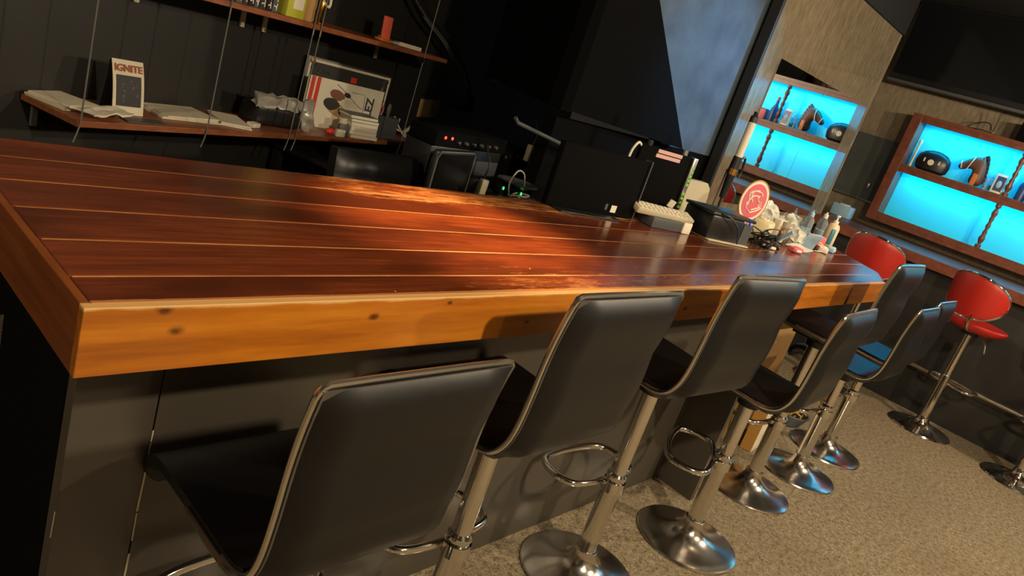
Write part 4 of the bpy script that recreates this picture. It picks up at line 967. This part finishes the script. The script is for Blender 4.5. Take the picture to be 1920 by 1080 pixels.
bm = B(); box(bm, (0, 0.01, 0.02), (0.10, 0.05, 0.04)); obj('foot', bm, M_plastic, t, local=True)
bm = B(); box(bm, (0.157, -0.004, 0.150), (0.024, 0.03, 0.245), bev=0.003); obj('silver_rail', bm, M_silver, t, local=True)
for k in range(9):
    bm = B(); box(bm, (0.157, -0.0196, 0.070 + k * 0.018 + (0.02 if k > 3 else 0)), (0.012, 0.001, 0.011), (0, 0.5 * (-1) ** k, 0)); obj('green_character', bm, M_green, t, local=True)
for k, z in enumerate((0.262, 0.244)):
    bm = B(); box(bm, (0.015 - 0.004 * k, -0.0108, z), (0.135, 0.0012, 0.014)); obj('pink_sticker', bm, M_note if False else mat('pale_pink%d' % k, (0.62, 0.36, 0.33), 0.5), t, local=True)
bm = B(); tube(bm, [(-0.135, -0.0, 0.262), (-0.165, -0.01, 0.272), (-0.185, -0.012, 0.24), (-0.19, -0.012, 0.19)], 0.005, 8, smooth=4); obj('white_cord', bm, M_white, t, local=True)
for x in (-0.10, 0.10):
    bm = B(); lathe(bm, [(0.012, 0), (0.012, 0.02), (0, 0.021)], 12, Matrix.Translation((x, 0, 0.272))); obj('knob', bm, M_silver if x > 0 else M_plastic, t, local=True)
t = thing('keyboard', 'cream keyboard propped on a small dark box on the counter', 'keyboard', (2.17, 0.535, ZK), math.radians(-14))
bm = B(); box(bm, (0.0, 0, 0.020), (0.16, 0.09, 0.040), bev=0.003); obj('support_box', bm, M_graypl, t, local=True)
bm = B(); box(bm, (0.0, 0.0, 0.055), (0.31, 0.055, 0.024), (0.35, 0.02, 0), 0.005); obj('key_bed', bm, M_beigepl, t, local=True)
for r in range(2):
    for k in range(12):
        bm = B(); box(bm, (-0.135 + k * 0.0243, -0.016 + r * 0.023, 0.0655 + (r - 0.5) * 0.0085 - 0.0005 * (k - 6)), (0.018, 0.017, 0.006), (0.35, 0.02, 0)); obj('key', bm, M_white, t, local=True, flat=True)
bm = B(); box(bm, (0.105, -0.045, 0.022), (0.045, 0.012, 0.044), bev=0.003); obj('white_block', bm, M_white, t, local=True)
bm = B(); box(bm, (0.085, 0.055, 0.085), (0.035, 0.004, 0.03), (0.2, 0.2, 0)); obj('label_tag', bm, M_paper, t, local=True)
t = thing('receipt_printer', 'black receipt printer with a grey end and a small blue light on the counter', 'printer', (2.50, 0.46, ZK), math.radians(-16))
bm = B(); box(bm, (-0.04, 0, 0.052), (0.19, 0.16, 0.098), bev=0.008); obj('housing', bm, M_plastic, t, local=True)
bm = B(); prism(bm, [(-0.080, 0.006), (0.080, 0.006), (0.080, 0.088), (-0.080, 0.088)], 0.056, 0.108, Matrix(((0, 0, 1, 0), (1, 0, 0, 0), (0, 1, 0, 0), (0, 0, 0, 1)))); obj('grey_end', bm, M_graypl, t, local=True)
bm = B(); box(bm, (-0.015, 0, 0.107), (0.26, 0.165, 0.012), (0, 0.0, 0), 0.004); obj('lid', bm, M_plastic, t, local=True)
bm = B(); sphere(bm, (0.085, -0.084, 0.098), (0.006, 0.003, 0.005), 10); obj('blue_light', bm, M_ledb, t, local=True)
bm = B(); box(bm, (-0.01, -0.005, 0.0035), (0.24, 0.18, 0.006), bev=0.002); obj('base_plate', bm, M_beigepl, t, local=True)
bm = B(); tube(bm, [(-0.10, -0.085, 0.114), (-0.06, -0.10, 0.105), (0.0, -0.10, 0.07), (0.03, -0.10, 0.01)], 0.003, 6, smooth=5); obj('cord', bm, M_bcable, t, local=True)
# curling iron
t = thing('curling_iron', 'white-barrelled curling iron with black grip and gold ring upright on a thin stand', 'curling iron', (2.69, 0.585, ZK), 0)
bm = B(); tube(bm, [(0.0, 0, 0.14), (0.0, 0, 0.245)], [0.013, 0.019], 14); obj('grip', bm, M_plastic, t, local=True)
bm = B(); lathe(bm, [(0.0215, 0.245), (0.0215, 0.272)], 18); obj('gold_ring', bm, M_gold, t, local=True)
bm = B(); lathe(bm, [(0.021, 0.272), (0.019, 0.325)], 18); obj('collar', bm, M_plastic, t, local=True)
bm = B(); lathe(bm, [(0.0165, 0.325), (0.0165, 0.475)], 18); obj('barrel', bm, M_white, t, local=True)
bm = B(); lathe(bm, [(0.017, 0.475), (0.016, 0.50), (0.011, 0.505), (0, 0.505)], 16); box(bm, (-0.006, 0, 0.512), (0.005, 0.012, 0.018)); box(bm, (0.007, 0, 0.510), (0.005, 0.012, 0.014)); obj('tip', bm, M_plastic, t, local=True)
bm = B(); tube(bm, [(0.018, -0.008, 0.32), (0.045, -0.012, 0.325), (0.055, -0.013, 0.27), (0.05, -0.013, 0.24)], [0.005] * 12, 8, smooth=4); obj('clamp_lever', bm, M_plastic, t, local=True)
bm = B(); tube(bm, [(0.0, 0, 0.142), (0.004, 0.0, 0.10), (0.03, -0.004, 0.06), (0.028, -0.01, 0.008), (0.05, -0.05, 0.006)], 0.0048, 8, smooth=5); obj('cord', bm, M_bcable, t, local=True)
bm = B(); tube(bm, [(0, 0.026, 0.0), (0, 0.026, 0.26), (0, 0.018, 0.262)], 0.004, 8); lathe(bm, [(0.035, 0), (0.035, 0.005), (0.004, 0.007)], 18, Matrix.Translation((0, 0.026, 0))); obj('stand', bm, M_cable, t, local=True)
# clutter
def ct(name, label, cat, x, y, rz=0, z=ZK, group=None): return thing(name, label, cat, (x, y, z), rz, group)
def prt(t, name, bm, m, **k): return obj(name, bm, m, t, local=True, **k)
def floorclip(bm, z=0.0005):
    for v in bm.verts: v.co.z = max(v.co.z, z)
    return bm
t = ct('round_fan', 'round hand fan with pink and white print standing in the clutter', 'fan', 3.02, 0.585, math.radians(-14))
bm = B(); lathe(bm, [(0.0, -0.0015), (0.098, -0.0015), (0.098, 0.0015), (0, 0.0015)], 36, Matrix.Translation((0, 0, 0.150)) @ Matrix.Rotation(PI / 2, 4, 'X')); prt(t, 'disc', bm, M_white)
bm = B(); lathe(bm, [(0.0, 0.0018), (0.082, 0.0018), (0.082, 0.0028), (0, 0.0028)], 36, Matrix.Translation((0, 0, 0.150)) @ Matrix.Rotation(PI / 2, 4, 'X')); prt(t, 'pink_print', bm, M_pink)
bm = B()
rf = random.Random(14)
for k in range(9):
    a0, r0_ = rf.uniform(0, 6.28), rf.uniform(0.015, 0.06)
    tube(bm, [(r0_ * math.cos(a0 + i * 0.35) + 0.012 * math.sin(i * 1.3 + k), -0.0035, 0.15 + r0_ * math.sin(a0 + i * 0.35)) for i in range(6)], 0.0032, 5, smooth=2)
o = prt(t, 'white_strokes', bm, M_white); o['kind'] = 'stuff'
bm = B(); tube(bm, [(0.098 * math.cos(a), 0, 0.15 + 0.098 * math.sin(a)) for a in [i * PI / 16 for i in range(32)]], 0.0035, 6, closed=True); prt(t, 'rim', bm, M_card)
bm = B(); box(bm, (0, 0, 0.028), (0.016, 0.005, 0.056)); box(bm, (0, 0, 0.006), (0.08, 0.05, 0.012), bev=0.003); prt(t, 'handle', bm, M_white)
t = ct('tissue_pack', 'cream soft tissue pack with a yellow corner left in the clutter', 'tissues', 2.95, 0.47, 0.3)
bm = B(); box(bm, (0, 0, 0.05), (0.13, 0.09, 0.10), bev=0.018); crumple(bm, 0.006, 1, 20); floorclip(bm); prt(t, 'pack', bm, mat('cream', (0.72, 0.60, 0.34), 0.5))
bm = B(); box(bm, (0.03, -0.046, 0.03), (0.035, 0.006, 0.03), (0, 0.3, 0), 0.002); prt(t, 'yellow_label', bm, mat('amber', (0.65, 0.40, 0.03), 0.5))
bm = B(); box(bm, (0, 0, 0.106), (0.06, 0.03, 0.02)); bmesh.ops.subdivide_edges(bm, edges=bm.edges[:], cuts=4, use_grid_fill=True); crumple(bm, 0.012, 3, 40); prt(t, 'pulled_tissue', bm, M_white)
t = ct('lighter', 'orange lighter standing between the tissue pack and the fan', 'lighter', 3.10, 0.52, 0.2)
bm = B(); box(bm, (0, 0, 0.045), (0.026, 0.013, 0.09), (0, 0.1, 0), 0.003); floorclip(bm); prt(t, 'body', bm, M_orange)
bm = B(); box(bm, (0.008, 0, 0.096), (0.022, 0.012, 0.014), (0, 0.1, 0), 0.002); prt(t, 'cap', bm, M_silver)
for k, (x, y, s, sd, lab) in enumerate([(3.23, 0.60, (0.085, 0.06, 0.085), 3, 'puffy clear plastic bag standing behind the blue masks'), (3.45, 0.56, (0.075, 0.055, 0.065), 7, 'crinkled clear plastic bag in the middle of the clutter'), (3.28, 0.44, (0.07, 0.05, 0.045), 11, 'low crumpled clear bag in front, left of the red pouch')]):
    t = ct('plastic_bag', lab, 'bag', x, y, 0.4 * k)
    bm = B(); bmesh.ops.create_icosphere(bm, subdivisions=4, radius=1, matrix=xf((0, 0, s[2] * 0.9), (0, 0, 0), s)); crumple(bm, 0.020, sd, 26); crumple(bm, 0.012, sd + 1, 55); floorclip(bm); prt(t, 'bag', bm, M_bag)
    bm = B(); sphere(bm, (0.0, 0, s[2] * 0.55), (s[0] * 0.6, s[1] * 0.55, s[2] * 0.5), 12); crumple(bm, 0.012, sd + 5, 30); floorclip(bm); prt(t, 'contents', bm, [M_white, M_paper, M_white][k])
for k, (x, y, rz, tl, m, lab) in enumerate([(3.12, 0.42, 0.5, 0.9, M_blue, 'pale blue folded mask leaning at the left of the clutter'), (3.36, 0.38, -0.4, 1.1, M_blue, 'pale blue folded mask standing beside the red pouch'), (3.19, 0.36, 1.2, 0.15, M_white, 'white folded mask lying flat at the front')]):
    t = ct('face_mask', lab, 'mask', x, y, rz)
    bm = B(); box(bm, (0, 0, 0), (0.10, 0.006, 0.085)); bmesh.ops.subdivide_edges(bm, edges=bm.edges[:], cuts=5, use_grid_fill=True); crumple(bm, 0.006, k, 24)
    bm.transform(Matrix.Translation((0, 0, 0.006 + 0.042 * math.sin(tl))) @ Matrix.Rotation(PI / 2 - tl, 4, 'X')); floorclip(bm, 0.002); prt(t, 'fabric', bm, m)
    bm = B(); tube(bm, [(0.05, 0, 0.05), (0.08, -0.01, 0.04), (0.085, -0.01, 0.01), (0.05, 0, 0.004)], 0.002, 5, smooth=4); prt(t, 'ear_loop', bm, M_white)
t = ct('red_pouch', 'translucent red pouch lying between the bags and the lotion bottles', 'pouch', 3.55, 0.42, -0.2)
bm = B(); box(bm, (0, 0, 0.035), (0.10, 0.06, 0.065), (0, 0, 0), 0.018, 3); crumple(bm, 0.006, 5, 20); floorclip(bm); prt(t, 'pouch', bm, mat('coral_red', (0.70, 0.12, 0.08), 0.4))
bm = B(); sphere(bm, (-0.03, -0.032, 0.028), (0.022, 0.006, 0.018), 12); prt(t, 'red_dot', bm, M_redp)
t = ct('lotion_bottle', 'tall beige lotion bottle with teal side and navy base band at the clutter end', 'bottle', 3.76, 0.435, 0.1)
bm = B(); lathe(bm, [(0.030, 0.014), (0.032, 0.02), (0.032, 0.115), (0.024, 0.132), (0.012, 0.137), (0, 0.137)], 24); prt(t, 'body', bm, mat('sand', (0.62, 0.50, 0.30), 0.4))
bm = B(); lathe(bm, [(0.031, 0), (0.033, 0.003), (0.033, 0.014), (0.031, 0.0145)], 24); prt(t, 'navy_band', bm, M_navy)
bm = B(); box(bm, (-0.0265, -0.014, 0.066), (0.014, 0.022, 0.085), (0, 0, 0.5), 0.004); prt(t, 'teal_label', bm, M_teal)
bm = B(); lathe(bm, [(0.014, 0.137), (0.014, 0.152), (0.005, 0.153), (0.005, 0.172), (0, 0.172)], 14); box(bm, (0.010, 0, 0.176), (0.036, 0.014, 0.010), bev=0.003); prt(t, 'pump', bm, M_white)
for k, (x, y, h, m, cap, lab) in enumerate([(3.68, 0.54, 0.165, M_glass, M_blue, 'clear pump bottle with a pale blue pump behind the lotion bottle'), (3.86, 0.53, 0.17, M_glass, M_white, 'clear bottle with a white cap at the very end of the clutter'), (3.60, 0.60, 0.15, M_glass, M_silver, 'clear bottle with a silver cap beside the bags'), (3.42, 0.64, 0.14, M_white, M_card, 'small white bottle with a tan cap behind the bags'), (3.30, 0.66, 0.10, M_teal, M_white, 'short teal bottle at the rear of the clutter')]):
    t = ct('bottle', lab, 'bottle', x, y)
    bm = B(); lathe(bm, [(0.024, 0), (0.026, 0.004), (0.026, h * 0.68), (0.012, h * 0.80), (0.010, h * 0.84)], 20); prt(t, 'body', bm, m)
    if m is M_glass:
        bm = B(); lathe(bm, [(0.0225, 0.005), (0.0235, h * 0.4)], 18); prt(t, 'liquid', bm, mat('pale_liquid%d' % k, (0.45, 0.62, 0.66), 0.15))
    bm = B(); lathe(bm, [(0.013, h * 0.80), (0.013, h * 0.92), (0.005, h * 0.94), (0.005, h), (0, h)], 14); prt(t, 'cap', bm, cap)
for k, (x, y, lab) in enumerate([(3.55, 0.52, 'small clear glass behind the red pouch'), (3.46, 0.46, 'small clear glass left of the red pouch'), (3.83, 0.62, 'small clear glass at the rear end of the clutter')]):
    t = ct('glass', lab, 'glass', x, y)
    bm = B(); lathe(bm, [(0.018, 0), (0.020, 0.001), (0.026, 0.075), (0.024, 0.075), (0.018, 0.006), (0, 0.006)], 18); prt(t, 'cup', bm, M_glass)
    bm = B(); lathe(bm, [(0.0175, 0.0065), (0.019, 0.03), (0, 0.031)], 16); prt(t, 'drink', bm, M_card)
for k, (x, y, h, m, lab) in enumerate([(3.13, 0.64, 0.095, M_white, 'white paper cup behind the orange lighter'), (3.36, 0.52, 0.085, M_paper, 'cream paper cup in the middle of the clutter'), (3.70, 0.62, 0.10, M_white, 'white paper cup behind the clear pump bottle')]):
    t = ct('paper_cup', lab, 'cup', x, y)
    bm = B(); lathe(bm, [(0.024, 0), (0.034, h), (0.036, h + 0.002), (0.032, h), (0.023, 0.004), (0, 0.004)], 20); prt(t, 'cup', bm, m)
    bm = B(); box(bm, (0, 0, h * 0.8), (0.03, 0.03, h * 0.5)); bmesh.ops.subdivide_edges(bm, edges=bm.edges[:], cuts=4, use_grid_fill=True); crumple(bm, 0.014, k + 12, 40); prt(t, 'stuffed_tissue', bm, M_white)
for k, (x, y, z, sx, sy, sz, rz, m, lab) in enumerate([(3.50, 0.36, 0, 0.09, 0.05, 0.03, 0.5, M_white, 'flat white packet at the front edge of the clutter'), (3.07, 0.33, 0, 0.07, 0.04, 0.025, -0.3, M_pink, 'flat pink packet at the front left of the clutter'), (3.64, 0.36, 0, 0.06, 0.035, 0.03, 0.2, M_blue, 'pale blue packet between the red pouch and the lotion bottle'), (3.24, 0.52, 0, 0.05, 0.035, 0.10, 0.2, M_paper, 'upright cream carton between the bags')]):
    t = ct('packet', lab, 'packet', x, y, rz)
    bm = B(); box(bm, (0, 0, sz / 2), (sx, sy, sz), bev=0.006); bmesh.ops.subdivide_edges(bm, edges=bm.edges[:], cuts=2, use_grid_fill=True); crumple(bm, 0.004, k, 30); floorclip(bm); prt(t, 'wrapper', bm, m)
    bm = B(); box(bm, (0, -sy / 2 - 0.002, sz * 0.5), (sx * 0.5, 0.003, sz * 0.4)); prt(t, 'label', bm, [M_teal, M_white, M_white, M_orange][k])
t = ct('cable_tangle', 'tangle of thin black cables with plugs at the left end of the clutter', 'cables', 2.83, 0.38)
rr = random.Random(21)
for k in range(6):
    pts = [(rr.uniform(-0.09, 0.12), rr.uniform(-0.05, 0.07), 0.006 + rr.random() * (0.07 if 0 < q < 6 else 0.0)) for q in range(8)]
    bm = B(); tube(bm, pts, 0.0028, 6, smooth=5); floorclip(bm); prt(t, 'cable', bm, M_bcable)
for k in range(4):
    bm = B(); box(bm, (rr.uniform(-0.06, 0.10), rr.uniform(-0.05, 0.05), 0.008), (0.03, 0.012, 0.012), (0, 0, rr.random() * 3), 0.002); floorclip(bm); prt(t, 'plug', bm, [M_plastic, M_white][k % 2])
t = ct('beige_cloth', 'crumpled beige cloth under the cable tangle', 'cloth', 2.84, 0.53, 0.2)
bm = B(); sphere(bm, (0, 0, 0.02), (0.075, 0.05, 0.028), 24); crumple(bm, 0.016, 8, 24); floorclip(bm); prt(t, 'cloth', bm, M_paper)

# ------------------------------------------------------------------ under the counter: boxes
t = thing('cardboard_box', 'open tan cardboard box under the counter behind the fourth stool', 'box', (3.42, 0.475, 0.001), 0.0)
for nm, c, s_ in (('side_panel', (-0.22, 0, 0.31), (0.006, 0.26, 0.62)), ('side_panel', (0.22, 0, 0.31), (0.006, 0.26, 0.62)), ('side_panel', (0, -0.127, 0.31), (0.434, 0.006, 0.62)), ('side_panel', (0, 0.127, 0.31), (0.434, 0.006, 0.62)), ('bottom_panel', (0, 0, 0.003), (0.43, 0.245, 0.006))):
    bm = B(); box(bm, c, s_); prt(t, nm, bm, M_card, flat=True)
bm = B(); box(bm, (0.255, 0.0, 0.655), (0.10, 0.25, 0.005), (0, -0.9, 0)); prt(t, 'flap', bm, M_card, flat=True)
bm = B(); box(bm, (-0.255, 0.0, 0.655), (0.10, 0.25, 0.005), (0, 0.9, 0)); prt(t, 'flap', bm, M_card, flat=True)
t = thing('plastic_liner', 'crumpled clear plastic bag inside the open cardboard box', 'bag', (3.42, 0.475, 0.40), 0.0)
bm = B(); bmesh.ops.create_icosphere(bm, subdivisions=4, radius=1, matrix=xf((0.0, 0, 0.11), (0, 0, 0), (0.125, 0.125, 0.12))); crumple(bm, 0.028, 5, 16); crumple(bm, 0.014, 6, 40); prt(t, 'liner', bm, M_bag)
t = thing('carton', 'white printed carton with ochre side on the carpet below the counter', 'box', (3.42, 0.235, 0.001), 0.1)
bm = B(); box(bm, (0, 0, 0.12), (0.24, 0.06, 0.24), bev=0.002); prt(t, 'carton_body', bm, M_white)
bm = B(); box(bm, (-0.122, 0, 0.12), (0.004, 0.058, 0.236)); prt(t, 'ochre_side', bm, mat('ochre', (0.5, 0.26, 0.06), 0.6))
bm = B(); box(bm, (0.075, -0.0315, 0.15), (0.02, 0.003, 0.12), (0, 0.3, 0)); prt(t, 'pink_mark', bm, M_pink)
t = thing('wicker_basket', 'small round basket with straw-coloured packing beneath the stools', 'basket', (4.02, 0.30, 0.001))
bm = B()
for k in range(7): tube(bm, [((0.075 + 0.006 * k) * math.cos(a), (0.075 + 0.006 * k) * math.sin(a), 0.006 + k * 0.011) for a in [i * PI / 10 for i in range(20)]], 0.006, 6, closed=True)
o = prt(t, 'woven_body', bm, M_graypl); o['kind'] = 'stuff'
bm = B(); rr = random.Random(9)
for k in range(40):
    a = rr.random() * 6.3; r = rr.random() * 0.08; tube(bm, [(r * math.cos(a), r * math.sin(a), 0.05), (r * math.cos(a + 1) * 1.1, r * math.sin(a + 1) * 1.1, 0.09 + rr.random() * 0.05), ((r + .02) * math.cos(a + 2), (r + .02) * math.sin(a + 2), 0.08)], 0.004, 5, smooth=3)
o = prt(t, 'straw_packing', bm, mat('straw', (0.65, 0.42, 0.12), 0.6)); o['kind'] = 'stuff'
bm = B(); tube(bm, [(-0.11, 0, 0.07), (-0.08, 0, 0.16), (0, 0, 0.21), (0.08, 0, 0.16), (0.11, 0, 0.07)], 0.005, 8, smooth=4); prt(t, 'handle', bm, M_cable)

# ------------------------------------------------------------------ pieces that belong to a part (thing > part > sub-part)
SUB = {('display_panel', 'green_character'): 'silver_rail', ('display_panel', 'pink_sticker'): 'panel', ('keyboard', 'key'): 'key_bed',
       ('equipment_rack', 'red_light'): 'amplifier', ('equipment_rack', 'knob'): 'amplifier', ('equipment_rack', 'rack_panel'): 'cabinet',
       ('record_sleeve', 'red_stripe'): 'sleeve', ('record_sleeve', 'printed_figure'): 'sleeve', ('tent_card', 'heading'): 'front_sheet',
       ('tent_card', 'printed_photo'): 'front_sheet', ('flat_screen', 'sticker'): 'rear_cover', ('receipt_printer', 'blue_light'): 'lid',
       ('mixer', 'button'): 'case', ('helmet', 'badge'): 'shell', ('helmet', 'vent'): 'shell', ('loudspeaker', 'driver'): 'cabinet',
       ('red_bar_stool', 'trim'): 'backrest', ('bar_stool', 'piping'): 'backrest', ('bar_stool', 'lever'): 'mechanism', ('red_bar_stool', 'lever'): 'mechanism',
       ('router', 'green_light'): 'housing', ('round_fan', 'pink_print'): 'disc', ('monitor', 'rim'): 'casing', ('carton', 'pink_mark'): 'carton_body'}
base = lambda o: o.name.rsplit('.', 1)[0] if o.name[-3:].isdigit() and '.' in o.name else o.name
for root in [o for o in COL.objects if o.parent is None and o.type == 'EMPTY']:
    kids = list(root.children)
    for ch in kids:
        tgt = SUB.get((base(root), base(ch)))
        if not tgt: continue
        par = next((k for k in kids if base(k) == tgt and k is not ch), None)
        if par is None: continue
        ch.parent = par; ch.location = Vector(ch.location) - Vector(par.location)
